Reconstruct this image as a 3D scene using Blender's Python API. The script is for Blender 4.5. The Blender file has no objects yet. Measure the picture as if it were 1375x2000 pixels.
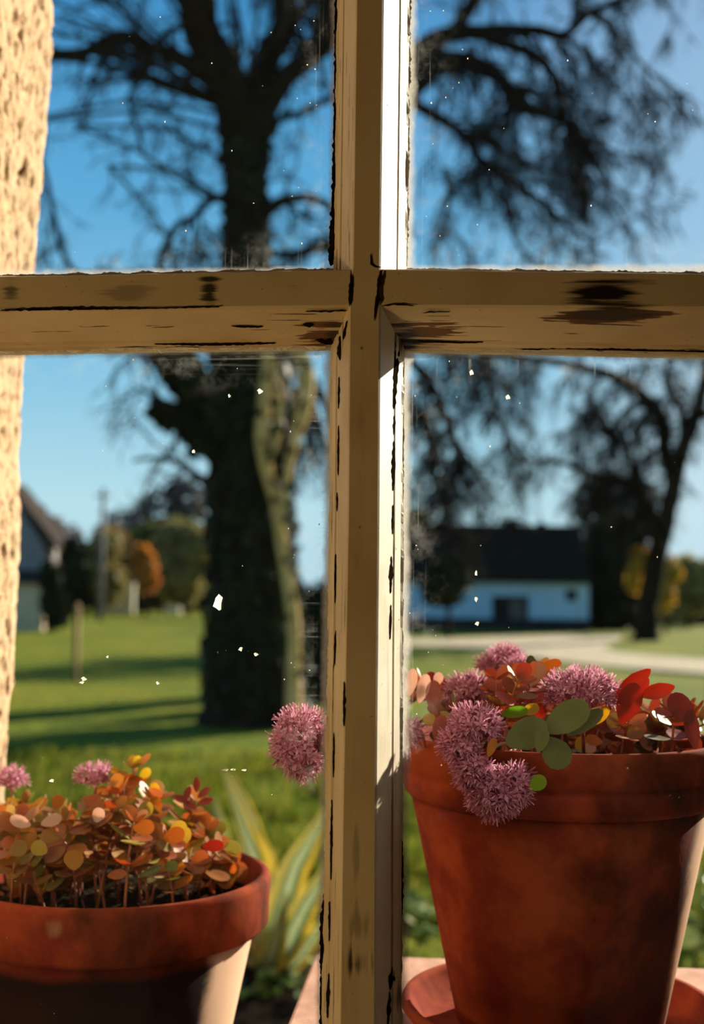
import bpy, math, random
import numpy as np
from mathutils import Vector, Matrix, noise

random.seed(7)
RNG = np.random.default_rng(7)
SC = bpy.context.scene
COL = SC.collection

# ------------------------------------------------------------------ camera
W, H = 1375, 2000
F = 2400.0                                   # focal length in pixels
EYE = Vector((0.068, -0.777, 1.6))
YAW, PITCH, ROLL = math.radians(5.0), math.atan(166 / F), 0.0135
fwd0 = Vector((-math.sin(YAW), math.cos(YAW), 0))
rgt0 = Vector((math.cos(YAW), math.sin(YAW), 0))
FWD = (fwd0 * math.cos(PITCH) + Vector((0, 0, 1)) * math.sin(PITCH)).normalized()
UP0 = rgt0.cross(FWD)
RGT = rgt0 * math.cos(ROLL) + UP0 * math.sin(ROLL)
UP = UP0 * math.cos(ROLL) - rgt0 * math.sin(ROLL)
cam_data = bpy.data.cameras.new('camera')
cam = bpy.data.objects.new('camera', cam_data)
COL.objects.link(cam)
cam.matrix_world = Matrix(((RGT.x, UP.x, -FWD.x, EYE.x), (RGT.y, UP.y, -FWD.y, EYE.y),
                           (RGT.z, UP.z, -FWD.z, EYE.z), (0, 0, 0, 1)))
cam_data.sensor_fit = 'VERTICAL'
cam_data.sensor_height = 36.0
cam_data.sensor_width = 24.75
cam_data.lens = F / H * 36.0
cam_data.clip_start, cam_data.clip_end = 0.02, 3000
cam_data.dof.use_dof = True
cam_data.dof.focus_distance = 0.80
cam_data.dof.aperture_fstop = 5.6
SC.camera = cam

# ------------------------------------------------------------------ light and exposure
SC.view_settings.view_transform = 'Standard'
SC.view_settings.look = 'None'
SC.view_settings.exposure = 0.0
SC.view_settings.gamma = 1.0
SC.view_settings.use_curve_mapping = False
SUN_AZ = math.radians(38.0) - YAW            # to the right of the window's normal
SUN_EL = math.radians(20.0)
SUN_DIR = Vector((math.sin(SUN_AZ) * math.cos(SUN_EL), math.cos(SUN_AZ) * math.cos(SUN_EL), math.sin(SUN_EL)))
SUN_STRENGTH = 13.0
SKY_STRENGTH = 1.0
FILL_POWER = 9.0
sun_data = bpy.data.lights.new('sun', 'SUN')
sun_data.energy = SUN_STRENGTH
sun_data.angle = math.radians(0.55)
sun_data.color = (1.0, 0.88, 0.70)
sun = bpy.data.objects.new('sun', sun_data)
COL.objects.link(sun)
sun.rotation_euler = (-SUN_DIR).to_track_quat('-Z', 'Y').to_euler()
sun.location = SUN_DIR * 50

world = bpy.data.worlds.new('sky')
SC.world = world
world.use_nodes = True
wn, wl = world.node_tree.nodes, world.node_tree.links
wn.clear()
# clear autumn sky: deep blue overhead, pale at the horizon, whiter towards the sun
tcw = wn.new('ShaderNodeTexCoord')
sep = wn.new('ShaderNodeSeparateXYZ')
wl.new(tcw.outputs['Generated'], sep.inputs[0])
grad = wn.new('ShaderNodeValToRGB')
ge = grad.color_ramp.elements
ge[0].position, ge[0].color = 0.0, (0.52, 0.74, 0.86, 1)
ge[1].position, ge[1].color = 1.0, (0.015, 0.10, 0.34, 1)
for p_, c_ in ((0.07, (0.52, 0.79, 0.90)), (0.17, (0.28, 0.61, 0.84)), (0.30, (0.13, 0.44, 0.76)), (0.46, (0.055, 0.29, 0.62))):
    k_ = ge.new(p_)
    k_.color = c_ + (1,)
wl.new(sep.outputs[2], grad.inputs[0])
dot = wn.new('ShaderNodeVectorMath')
dot.operation = 'DOT_PRODUCT'
wl.new(tcw.outputs['Generated'], dot.inputs[0])
dot.inputs[1].default_value = SUN_DIR
glow = wn.new('ShaderNodeMapRange')
glow.interpolation_type = 'SMOOTHERSTEP'
for i_, v_ in ((1, 0.80), (2, 1.0), (3, 0.0), (4, 1.0)):
    glow.inputs[i_].default_value = v_
wl.new(dot.outputs['Value'], glow.inputs[0])
low = wn.new('ShaderNodeMapRange')
low.interpolation_type = 'SMOOTHSTEP'
for i_, v_ in ((1, 0.0), (2, 0.30), (3, 1.0), (4, 0.4)):
    low.inputs[i_].default_value = v_
wl.new(sep.outputs[2], low.inputs[0])
gm_ = wn.new('ShaderNodeMath')
gm_.operation = 'MULTIPLY'
wl.new(glow.outputs[0], gm_.inputs[0])
wl.new(low.outputs[0], gm_.inputs[1])
mixw = wn.new('ShaderNodeMix')
mixw.data_type = 'RGBA'
wl.new(gm_.outputs[0], mixw.inputs[0])
wl.new(grad.outputs[0], mixw.inputs[6])
mixw.inputs[7].default_value = (0.80, 0.87, 0.96, 1)
bg = wn.new('ShaderNodeBackground')
bg.inputs['Strength'].default_value = SKY_STRENGTH
wo = wn.new('ShaderNodeOutputWorld')
wl.new(mixw.outputs[2], bg.inputs['Color'])
wl.new(bg.outputs[0], wo.inputs['Surface'])


# ------------------------------------------------------------------ picture -> place
def ray(px, py):
    return FWD + RGT * ((px - W / 2) / F) - UP * ((py - H / 2) / F)


def P(px, py, d):
    return EYE + ray(px, py) * d


def on_y(px, py, y):
    r = ray(px, py)
    return EYE + r * ((y - EYE.y) / r.y)


def on_z(px, py, z):
    r = ray(px, py)
    return EYE + r * ((z - EYE.z) / r.z)


def depth_of(p):
    return (Vector(p) - EYE).dot(FWD)


# ------------------------------------------------------------------ materials
def nodes_of(name):
    m = bpy.data.materials.new(name)
    m.use_nodes = True
    n, l = m.node_tree.nodes, m.node_tree.links
    b = n.get('Principled BSDF')
    return m, n, l, b


def ramp(n, stops, interp='LINEAR'):
    r = n.new('ShaderNodeValToRGB')
    e = r.color_ramp.elements
    r.color_ramp.interpolation = interp
    while len(e) > 1:
        e.remove(e[-1])
    e[0].position = stops[0][0]
    e[0].color = tuple(stops[0][1]) + (1,)
    for p, c in stops[1:]:
        k = e.new(p)
        k.color = tuple(c) + (1,)
    return r


def noise_node(n, l, scale=5.0, stretch=None, detail=4.0, rough=0.55, src='Object', dist=0.0):
    tc = n.new('ShaderNodeTexCoord')
    t = n.new('ShaderNodeTexNoise')
    t.inputs['Scale'].default_value = scale
    t.inputs['Detail'].default_value = detail
    t.inputs['Roughness'].default_value = rough
    t.inputs['Distortion'].default_value = dist
    if stretch:
        mp = n.new('ShaderNodeMapping')
        mp.inputs['Scale'].default_value = stretch
        l.new(tc.outputs[src], mp.inputs['Vector'])
        l.new(mp.outputs[0], t.inputs['Vector'])
    else:
        l.new(tc.outputs[src], t.inputs['Vector'])
    return t.outputs['Fac']


def math_node(n, l, op, a, b=None, clamp=False):
    k = n.new('ShaderNodeMath')
    k.operation = op
    k.use_clamp = clamp
    for i, v in enumerate((a, b)):
        if v is None:
            continue
        if isinstance(v, (int, float)):
            k.inputs[i].default_value = v
        else:
            l.new(v, k.inputs[i])
    return k.outputs[0]


def smooth(n, l, v, lo, hi, a=0.0, b=1.0):
    k = n.new('ShaderNodeMapRange')
    k.interpolation_type = 'SMOOTHSTEP'
    l.new(v, k.inputs[0])
    for i, x in enumerate((lo, hi, a, b)):
        k.inputs[i + 1].default_value = x
    return k.outputs[0]


def mix_col(n, l, fac, a, b, blend='MIX'):
    k = n.new('ShaderNodeMix')
    k.data_type = 'RGBA'
    k.blend_type = blend
    for sock, v in ((k.inputs[0], fac), (k.inputs[6], a), (k.inputs[7], b)):
        if isinstance(v, (int, float)):
            sock.default_value = v
        elif isinstance(v, (tuple, list)):
            sock.default_value = tuple(v) + ((1,) if len(v) == 3 else ())
        else:
            l.new(v, sock)
    return k.outputs[2]


def bump(n, l, b, h, strength=0.4, dist=0.01):
    k = n.new('ShaderNodeBump')
    k.inputs['Strength'].default_value = strength
    k.inputs['Distance'].default_value = dist
    l.new(h, k.inputs['Height'])
    l.new(k.outputs[0], b.inputs['Normal'])


def noisy(name, c1, c2, scale=5.0, stretch=None, rough=0.8, bmp=0.0, bdist=0.01, lo=0.35, hi=0.65, spec=0.3, detail=4.0):
    m, n, l, b = nodes_of(name)
    f = noise_node(n, l, scale, stretch, detail)
    r = ramp(n, [(lo, c1), (hi, c2)])
    l.new(f, r.inputs[0])
    l.new(r.outputs[0], b.inputs['Base Color'])
    b.inputs['Roughness'].default_value = rough
    b.inputs['Specular IOR Level'].default_value = spec
    if bmp:
        bump(n, l, b, f, bmp, bdist)
    return m


def leafy(name, stops, src='object', trans=0.45, rough=0.45, spec=0.3, vary=0.0):
    """thin leaf: diffuse + translucent; one tone per leaf out of the stops"""
    m, n, l, b = nodes_of(name)
    if src == 'object':
        v = n.new('ShaderNodeObjectInfo').outputs['Random']
    else:
        v = n.new('ShaderNodeNewGeometry').outputs['Random Per Island']
    r = ramp(n, stops)
    l.new(v, r.inputs[0])
    c = r.outputs[0]
    if vary:
        f = noise_node(n, l, 120.0, None, 2.0)
        c = mix_col(n, l, math_node(n, l, 'MULTIPLY', smooth(n, l, f, 0.4, 0.7), vary), c, (0.25, 0.05, 0.03))
    l.new(c, b.inputs['Base Color'])
    b.inputs['Roughness'].default_value = rough
    b.inputs['Specular IOR Level'].default_value = spec
    t = n.new('ShaderNodeBsdfTranslucent')
    l.new(c, t.inputs['Color'])
    mx = n.new('ShaderNodeMixShader')
    mx.inputs[0].default_value = trans
    l.new(b.outputs[0], mx.inputs[1])
    l.new(t.outputs[0], mx.inputs[2])
    l.new(mx.outputs[0], n['Material Output'].inputs['Surface'])
    return m


# ------------------------------------------------------------------ mesh helpers
class MB:
    """collects shapes that become one mesh"""
    def __init__(self):
        self.v, self.f, self.mi, self.n = [], [], [], 0

    def add(self, verts, faces, mat=0):
        self.v.extend([tuple(x) for x in verts])
        o = self.n
        for f in faces:
            self.f.append([i + o for i in f])
            self.mi.append(mat)
        self.n += len(verts)

    def box(self, lo, hi, mat=0):
        x0, y0, z0 = lo
        x1, y1, z1 = hi
        self.add([(x0, y0, z0), (x1, y0, z0), (x1, y1, z0), (x0, y1, z0), (x0, y0, z1), (x1, y0, z1), (x1, y1, z1), (x0, y1, z1)],
                 [(0, 3, 2, 1), (4, 5, 6, 7), (0, 1, 5, 4), (1, 2, 6, 5), (2, 3, 7, 6), (3, 0, 4, 7)], mat)

    def tube(self, pts, rad, n=6, mat=0, cap=True):
        pts = [Vector(p) for p in pts]
        k = len(pts)
        if k < 2:
            return
        vs = []
        ref = None
        for i in range(k):
            t = (pts[min(i + 1, k - 1)] - pts[max(i - 1, 0)])
            if t.length < 1e-9:
                t = Vector((0, 0, 1))
            t.normalize()
            if ref is None:
                ref = t.orthogonal().normalized()
            else:
                ref = ref - t * ref.dot(t)
                ref = ref.normalized() if ref.length > 1e-6 else t.orthogonal().normalized()
            bi = t.cross(ref)
            r = rad[i] if hasattr(rad, '__len__') else rad
            for j in range(n):
                a = 2 * math.pi * j / n
                vs.append(pts[i] + (ref * math.cos(a) + bi * math.sin(a)) * r)
        fs = []
        for i in range(k - 1):
            for j in range(n):
                a, b = i * n + j, i * n + (j + 1) % n
                fs.append((a, b, b + n, a + n))
        if cap:
            fs.append(tuple(range(n - 1, -1, -1)))
            fs.append(tuple((k - 1) * n + j for j in range(n)))
        self.add(vs, fs, mat)

    def lathe(self, prof, c=(0, 0, 0), n=64, mat=0):
        vs, fs = [], []
        k = len(prof)
        for i in range(n):
            a = 2 * math.pi * i / n
            for r, z in prof:
                vs.append((c[0] + r * math.cos(a), c[1] + r * math.sin(a), c[2] + z))
        for i in range(n):
            for j in range(k - 1):
                a, b = i * k + j, ((i + 1) % n) * k + j
                fs.append((a, b, b + 1, a + 1))
        self.add(vs, fs, mat)


def obj(name, mb, mats, parent=None, smooth_shade=False, auto=None):
    off = Vector((0, 0, 0))
    if parent is not None:
        off = Vector(parent['_o'])
    me = bpy.data.meshes.new(name)
    me.from_pydata([(x - off.x, y - off.y, z - off.z) for x, y, z in mb.v], [], mb.f)
    if not isinstance(mats, (list, tuple)):
        mats = [mats]
    for m in mats:
        me.materials.append(m)
    if len(mats) > 1:
        me.polygons.foreach_set('material_index', mb.mi)
    if smooth_shade:
        me.polygons.foreach_set('use_smooth', [True] * len(me.polygons))
    me.update()
    o = bpy.data.objects.new(name, me)
    COL.objects.link(o)
    o['_o'] = tuple(off)
    if parent is not None:
        o.parent = parent
    if auto:
        md = o.modifiers.new('edge', 'BEVEL')
        md.width = auto
        md.segments = 2
        md.limit_method = 'ANGLE'
    return o


def tag(o, label, cat, group=None):
    o['label'] = label
    o['category'] = cat
    if group:
        o['group'] = group
    return o


def thing(name, label, cat, loc, group=None):
    o = bpy.data.objects.new(name, None)
    COL.objects.link(o)
    o.location = loc
    o.empty_display_size = 0.05
    o['_o'] = tuple(loc)
    return tag(o, label, cat, group)


def struct(o):
    o['kind'] = 'structure'
    return o


def lerp_path(path, t):
    """path: list of (key, value); linear interpolation"""
    return float(np.interp(t, [p[0] for p in path], [p[1] for p in path]))


# ------------------------------------------------------------------ THE SETTING: ground
GRASS = nodes_of('lawn_grass')
m, n, l, b = GRASS
f1 = noise_node(n, l, 0.35, None, 5)
f2 = noise_node(n, l, 6.0, None, 4)
r1 = ramp(n, [(0.3, (0.11, 0.15, 0.008)), (0.5, (0.20, 0.22, 0.010)), (0.7, (0.33, 0.26, 0.02))])
l.new(f1, r1.inputs[0])
c = mix_col(n, l, smooth(n, l, f2, 0.40, 0.62, 0, 0.75), r1.outputs[0], (0.06, 0.09, 0.008))
l.new(c, b.inputs['Base Color'])
b.inputs['Roughness'].default_value = 0.9
b.inputs['Specular IOR Level'].default_value = 0.05
bump(n, l, b, noise_node(n, l, 18.0, None, 5), 0.9, 0.08)
GRASS = m

mb = MB()
# gently uneven lawn near the house, flat beyond
gx = np.concatenate([[-900, -300, -120], np.linspace(-40, 40, 161), [120, 300, 900]])
gy = np.concatenate([np.linspace(0.56, 40, 200), [60, 90, 140, 250, 500, 1500]])
vs, fs = [], []
for y in gy:
    for x in gx:
        z = 0.0
        if abs(x) < 40 and y < 40:
            z = 0.05 * noise.noise(Vector((x * 0.5, y * 0.5, 0))) + 0.02 * noise.noise(Vector((x * 2.3, y * 2.3, 3)))
        vs.append((x, y, z))
nx = len(gx)
for j in range(len(gy) - 1):
    for i in range(nx - 1):
        a = j * nx + i
        fs.append((a, a + 1, a + 1 + nx, a + nx))
mb.add(vs, fs)
lawn = struct(obj('lawn', mb, GRASS, smooth_shade=True))
lawn['label'] = 'wide autumn lawn striped by long tree shadows'
lawn['category'] = 'lawn'

# longer grass close to the house
TUFT = leafy('grass_blade', [(0, (0.05, 0.085, 0.008)), (0.5, (0.10, 0.135, 0.010)), (0.85, (0.20, 0.19, 0.02)), (1, (0.28, 0.22, 0.05))], 'island', 0.5, 0.7, 0.05)
BARE = [(on_z(505, 1935, 0), 0.42, 0.75), (on_z(815, 1855, 0), 0.10, 0.10), (on_z(1375, 1850, 0), 0.10, 0.10)]
gb = MB()
rg = random.Random(77)
for _ in range(52000):
    d = 3.6 + 8.5 * rg.random() ** 1.25
    px_ = rg.uniform(-60, 1460)
    q = P(px_, 1700, d)
    x, y = q.x, q.y
    if any((x - u.x) ** 2 / a_ + (y - u.y) ** 2 / b__ < 1 for u, a_, b__ in BARE):
        continue
    patch = noise.noise(Vector((x * 1.1, y * 1.1, 5)))
    if patch < -0.05 and rg.random() < 0.75:
        continue
    hgt = (0.05 + 0.07 * rg.random()) * (1 + 0.7 * patch)
    a = rg.uniform(0, 6.283)
    w = 0.006 + 0.004 * rg.random()
    dx, dy = math.cos(a) * w, math.sin(a) * w
    lx, ly = rg.gauss(0, .03), rg.gauss(0, .03)
    gb.add([(x - dx, y - dy, -0.03), (x + dx, y + dy, -0.03), (x + dx * .6 + lx * .5, y + dy * .6 + ly * .5, hgt * .7), (x + lx, y + ly, hgt)], [(0, 1, 2), (0, 2, 3)])
go_ = obj('grass', gb, TUFT)
go_['kind'] = 'stuff'
tag(go_, 'tufted green grass on the lawn nearest the window', 'grass')

# bare dark soil around the striped plant
bedc = on_z(505, 1935, 0)
mb = MB()
vs = [(bedc.x, bedc.y, 0.10)]
for i in range(1, 7):
    for j in range(36):
        a = 2 * math.pi * j / 36
        q = i / 6
        x, y = bedc.x + math.sqrt(0.40) * q * math.cos(a), bedc.y + math.sqrt(0.72) * q * math.sin(a)
        vs.append((x, y, 0.10 - 0.16 * q ** 3 + 0.02 * noise.noise(Vector((x * 6, y * 6, 2)))))
fs = [(0, 1 + j, 1 + (j + 1) % 36) for j in range(36)] + [(1 + i * 36 + j, 1 + (i + 1) * 36 + j, 1 + (i + 1) * 36 + (j + 1) % 36, 1 + i * 36 + (j + 1) % 36) for i in range(5) for j in range(36)]
mb.add(vs, fs)
bed = struct(obj('ground_bed', mb, noisy('bed_soil', (0.006, 0.005, 0.004), (0.03, 0.022, 0.014), 20, None, 1.0, 0.8, 0.03, spec=0.0), smooth_shade=True))
bed['label'] = 'patch of bare dark soil under the yellow edged plant'
bed['category'] = 'soil'

GRAVEL = noisy('gravel', (0.34, 0.26, 0.15), (0.46, 0.37, 0.24), 1.5, None, 0.95, 0.3, 0.02, spec=0.1)
track = [(640, 1247), (760, 1247), (880, 1247), (980, 1243), (1100, 1240), (1215, 1241), (1205, 1252), (1170, 1264), (1200, 1272),
         (1280, 1280), (1420, 1290), (1560, 1299), (1560, 1335), (1420, 1318), (1300, 1309), (1180, 1300), (1080, 1289), (980, 1273), (880, 1262), (760, 1259), (640, 1258)]
pts = [on_z(x, y, 0.06) for x, y in track]
mb = MB()
mb.add(pts + [p - Vector((0, 0, 0.12)) for p in pts], [tuple(range(len(pts) - 1, -1, -1))] + [(i, (i + 1) % len(pts), (i + 1) % len(pts) + len(pts), i + len(pts)) for i in range(len(pts))])
gd = struct(obj('path_gravel', mb, GRAVEL))
gd['label'] = 'pale gravel drive curving in front of the white cottage'
gd['category'] = 'drive'

# ------------------------------------------------------------------ THE SETTING: wall, room
ROUGH = nodes_of('roughcast')
m, n, l, b = ROUGH
fa = noise_node(n, l, 125.0, (1, 1, 0.55), 4, 0.62)
fb = noise_node(n, l, 9.0, None, 3)
c = mix_col(n, l, smooth(n, l, fa, 0.53, 0.64), (0.57, 0.39, 0.235), (0.17, 0.08, 0.035))
c = mix_col(n, l, smooth(n, l, fb, 0.55, 0.8, 0, 0.6), c, (0.60, 0.45, 0.30))
l.new(c, b.inputs['Base Color'])
b.inputs['Roughness'].default_value = 0.95
b.inputs['Specular IOR Level'].default_value = 0.1
bump(n, l, b, fa, 0.6, 0.004)
ROUGH = m

WALL_Y1 = 0.55                                # outer face of the thick wall
edge_px = [(0, 112), (180, 104), (400, 86), (540, 73), (700, 58), (900, 48), (1100, 46), (1250, 42), (1330, 38), (1390, 26), (1520, 20), (2000, 0)]
mb = MB()
zs = np.linspace(0.0, 1.0, 300) * 1.35 + 1.05
zs = np.concatenate([[0.0, 0.5], zs, [2.6]])
us = np.concatenate([np.linspace(0.03, WALL_Y1 - 0.02, 120)])
vs, fs = [], []
for z in zs:
    # column of the picture where the outer arris of the reveal shows at this height
    d = 1.34
    py = 1166 - (z - 1.6) * F / d
    px = lerp_path(edge_px, py)
    e = on_y(px, py, WALL_Y1)
    row = []
    for u in us:
        t = (WALL_Y1 - u)
        x = e.x - 0.012 * min(1, t / 0.03) * 0 - 0.0
        row.append(Vector((x, u, z)))
    # rounded arris and the outside face
    for a in np.linspace(0, math.pi / 2, 8):
        row.append(Vector((e.x - 0.02 + 0.02 * math.cos(a), WALL_Y1 - 0.02 + 0.02 * math.sin(a), z)))
    for x in (e.x - 0.06, e.x - 0.15, e.x - 0.5, -4.0):
        row.append(Vector((x, WALL_Y1, z)))
    k = len(row)
    for i, p in enumerate(row):
        if 1.0 < z < 2.5 and p.x > -1.0:
            q = Vector((p.x * 55, p.y * 55, p.z * 40))
            h = noise.noise(q * 1.6) * 0.0018 + noise.noise(q * 3.3) * 0.0014 + noise.noise(q * 0.25) * 0.003
            pit = max(0.0, noise.noise(q * 1.7 + Vector((9, 1, 4))) - 0.24) * 0.016
            nn = Vector((1, 0, 0)) if i < len(us) else Vector((math.cos((i - len(us)) / 7 * math.pi / 2), math.sin((i - len(us)) / 7 * math.pi / 2), 0)) if i < len(us) + 8 else Vector((0, 1, 0))
            p = p + nn * (h - pit)
        vs.append(p)
for j in range(len(zs) - 1):
    for i in range(k - 1):
        a = j * k + i
        fs.append((a, a + 1, a + 1 + k, a + k))
mb.add(vs, fs)
wl_ = struct(obj('wall_left', mb, ROUGH, smooth_shade=True))
wl_['label'] = 'sunlit rough cream wall beside the window'
wl_['category'] = 'wall'

REVX = on_y(60, 1000, WALL_Y1).x
INNER = noisy('interior_panelling', (0.13, 0.085, 0.05), (0.18, 0.12, 0.07), 3.0, (8, 8, 1))
OUTER = noisy('exterior_plaster', (0.50, 0.36, 0.21), (0.60, 0.45, 0.28), 30.0, None, 0.95, 0.4, 0.01)
RX = 0.62
mb = MB()
mb.box((-4, -0.06, -0.3), (-0.52, WALL_Y1 - 0.06, 2.95))
mb.box((RX, -0.06, -0.3), (4, WALL_Y1, 2.95))
mb.box((-0.52, -0.06, -0.3), (RX, WALL_Y1 - 0.02, 1.09))
mb.box((-0.52, -0.06, 2.62), (RX, WALL_Y1, 2.95))
struct(obj('wall_north', mb, [OUTER]))
mb = MB()
mb.box((-4, -4.1, -0.3), (4, -4.0, 2.95))
struct(obj('wall_south', mb, INNER))
mb = MB()
mb.box((-4.1, -4.1, -0.3), (-4, -0.06, 2.95))
struct(obj('wall_west', mb, INNER))
mb = MB()
mb.box((4, -4.1, -0.3), (4.1, -0.06, 2.95))
struct(obj('wall_east', mb, INNER))
mb = MB()
mb.box((-4.1, -4.1, 2.6), (4.1, -0.06, 2.7))
struct(obj('ceiling', mb, INNER))
mb = MB()
mb.box((-4.1, -4.1, -0.1), (4.1, -0.06, 0))
struct(obj('floor', mb, noisy('floor_boards', (0.22, 0.12, 0.05), (0.32, 0.18, 0.08), 2.0, (1, 12, 1), 0.5)))
# stone sill under the pots
STONE = noisy('sill_stone', (0.10, 0.085, 0.06), (0.2, 0.16, 0.11), 12.0, None, 0.9, 0.4, 0.01)
mb = MB()
mb.box((-0.52, 0.02, 1.085), (RX, WALL_Y1 + 0.02, 1.13))
SILL = struct(obj('window_sill', mb, STONE, auto=0.006))

# unseen fill lamp added left of the viewer to brighten the window bars
LX, LY, LZ = -0.66, -0.80, 1.40
fill_root = thing('fill_lamp', 'made-up brass floor lamp added in the room to brighten the bars', 'lamp', (LX, LY, 0))
BRASS = noisy('brass', (0.3, 0.2, 0.06), (0.35, 0.24, 0.08), 4, rough=0.4)
gl = MB()
gl.lathe([(0, 0), (0.13, 0), (0.13, 0.015), (0.03, 0.035), (0, 0.035)], (LX, LY, 0), 32)
obj('base', gl, BRASS, fill_root, True)
gl = MB()
gl.tube([(LX, LY, 0.03), (LX, LY, LZ - 0.11)], 0.010, 12)
obj('pole', gl, BRASS, fill_root, True)
gl = MB()
gl.lathe([(0, LZ - .115), (0.02, LZ - .115), (0.024, LZ - .075), (0.018, LZ - .07), (0, LZ - .07)], (LX, LY, 0), 20)
obj('socket', gl, BRASS, fill_root, True)
fill_data = bpy.data.lights.new('fill_light', 'POINT')
fill_data.energy = FILL_POWER
fill_data.color = (1.0, 0.72, 0.34)
fill_data.shadow_soft_size = 0.06
fill_obj = bpy.data.objects.new('fill_light', fill_data)
COL.objects.link(fill_obj)
fill_obj.location = Vector((0, 0, LZ))
fill_obj.parent = fill_root


# ------------------------------------------------------------------ THE WINDOW
def painted_wood(name, axis, cracks=0.62, spots=(), bare=(), base=(0.66, 0.50, 0.29), origin=(0, 0, 0)):
    """old cream paint on wood, split along the grain; spots = dark stains, bare = brown flaked patches: (centre, radii)"""
    m, n, l, b = nodes_of(name)
    st = {'z': (260, 260, 14), 'x': (14, 260, 260)}[axis]
    st2 = {'z': (60, 60, 7), 'x': (7, 60, 60)}[axis]
    fc = noise_node(n, l, 1.0, st, 3, 0.6, dist=0.4)
    fl = noise_node(n, l, 1.0, st2, 4, 0.6)
    fs_ = noise_node(n, l, 14.0, None, 3)
    fp = noise_node(n, l, 320.0, None, 2)
    c = mix_col(n, l, smooth(n, l, fs_, 0.35, 0.75, 0, 0.7), base, tuple(x * y for x, y in zip(base, (0.72, 0.62, 0.5))))
    c = mix_col(n, l, smooth(n, l, fl, 0.56, 0.75, 0, 0.35), c, (0.30, 0.17, 0.07))
    c = mix_col(n, l, smooth(n, l, fp, 0.72, 0.76, 0, 0.6), c, (0.10, 0.05, 0.02))
    c = mix_col(n, l, smooth(n, l, fc, cracks, cracks + 0.02), c, (0.05, 0.028, 0.012))
    tc = n.new('ShaderNodeTexCoord')

    def spot(ctr, rad, wob, soft):
        mp = n.new('ShaderNodeMapping')
        mp.inputs['Location'].default_value = [-(cc - oo) / rr for cc, oo, rr in zip(ctr, origin, rad)]
        mp.inputs['Scale'].default_value = [1 / rr for rr in rad]
        l.new(tc.outputs['Object'], mp.inputs['Vector'])
        ln = n.new('ShaderNodeVectorMath')
        ln.operation = 'LENGTH'
        l.new(mp.outputs[0], ln.inputs[0])
        d = math_node(n, l, 'ADD', ln.outputs['Value'], math_node(n, l, 'MULTIPLY', math_node(n, l, 'SUBTRACT', math_node(n, l, 'ADD', fl, fc), 1.0), wob))
        return smooth(n, l, d, 1.0, 1.0 - soft)
    for ctr, rad in bare:
        c = mix_col(n, l, spot(ctr, rad, 4.0, 0.10), c, (0.17, 0.065, 0.02))
    for ctr, rad, k in spots:
        c = mix_col(n, l, math_node(n, l, 'MULTIPLY', spot(ctr, rad, 2.5, 0.75), k), c, (0.018, 0.012, 0.008))
    l.new(c, b.inputs['Base Color'])
    b.inputs['Roughness'].default_value = 0.55
    b.inputs['Specular IOR Level'].default_value = 0.25
    hh = math_node(n, l, 'SUBTRACT', math_node(n, l, 'MULTIPLY', fl, 0.5), smooth(n, l, fc, cracks, cracks + 0.02))
    bump(n, l, b, hh, 0.5, 0.001)
    return m


FRONT_Y, GLASS_Y, OUT_Y = -0.050, -0.003, 0.016
WIN_O = Vector((0, 0, 1.25))
window = thing('window_1', 'old cream painted sash window with four small panes', 'window', WIN_O)
struct(window)


def sp(px, py, y, rx, rz, k):
    p = on_y(px, py, y)
    return (p, (rx / 3200 * 1.0, 0.03, rz / 3200 * 1.0), k)


V_FRONT = painted_wood('paint_upright_face', 'z', 0.80, [sp(692, 1885, FRONT_Y, 30, 42, 0.95), sp(700, 1810, FRONT_Y, 22, 40, 0.45), sp(708, 680, FRONT_Y, 7, 7, 0.9), sp(702, 1030, FRONT_Y, 7, 8, 0.8), sp(695, 1660, FRONT_Y, 12, 60, 0.35)], origin=WIN_O)
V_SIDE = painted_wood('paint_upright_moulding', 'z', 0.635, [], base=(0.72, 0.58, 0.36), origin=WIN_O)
V_SIDE_R = painted_wood('paint_upright_moulding_sunlit_tint', 'z', 0.72, [sp(788, 655, -0.02, 16, 40, 0.9), sp(775, 1960, -0.02, 12, 40, 0.8)], [], base=(0.86, 0.78, 0.62), origin=WIN_O)  # paler base colour paints extra sunlight onto this side
H_FRONT = painted_wood('paint_crossbar_face', 'x', 0.75, [sp(1180, 572, FRONT_Y, 75, 36, 1.0), sp(1195, 598, FRONT_Y, 70, 16, 0.9), sp(408, 568, FRONT_Y, 22, 36, 0.95), sp(20, 565, FRONT_Y, 22, 26, 0.7), sp(250, 575, FRONT_Y, 60, 30, 0.4), sp(120, 600, FRONT_Y, 160, 8, 0.5)], origin=WIN_O)
H_SIDE = painted_wood('paint_crossbar_moulding', 'x', 0.66, [sp(30, 612, -0.03, 50, 18, 0.6), sp(1180, 612, -0.04, 80, 22, 0.8), sp(655, 660, -0.015, 26, 28, 0.8), sp(790, 665, -0.015, 30, 30, 0.9)],
                      [(on_y(850, 641, -0.025), (62 / 3200, 0.02, 16 / 3200)), (on_y(630, 650, -0.02), (40 / 3200, 0.03, 14 / 3200)), (on_y(1180, 622, -0.035), (70 / 3200, 0.03, 10 / 3200))], base=(0.70, 0.52, 0.29), origin=WIN_O)
EDGE_DARK = noisy('old_putty_gap', (0.02, 0.015, 0.01), (0.06, 0.04, 0.02), 60)


def jit(t, s, amp):
    return amp * (noise.noise(Vector((t * s, s * 1.7, 0.3))) + 0.6 * noise.noise(Vector((t * s * 3.1, 2.2, s))))


def step_jit(t, s, amp):
    """flaky: blunt steps instead of waves"""
    v = noise.noise(Vector((t * s, 4.4, s)))
    return amp * (round(v * 4) / 4.0) + jit(t, s * 2.5, amp * 0.25)


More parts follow.
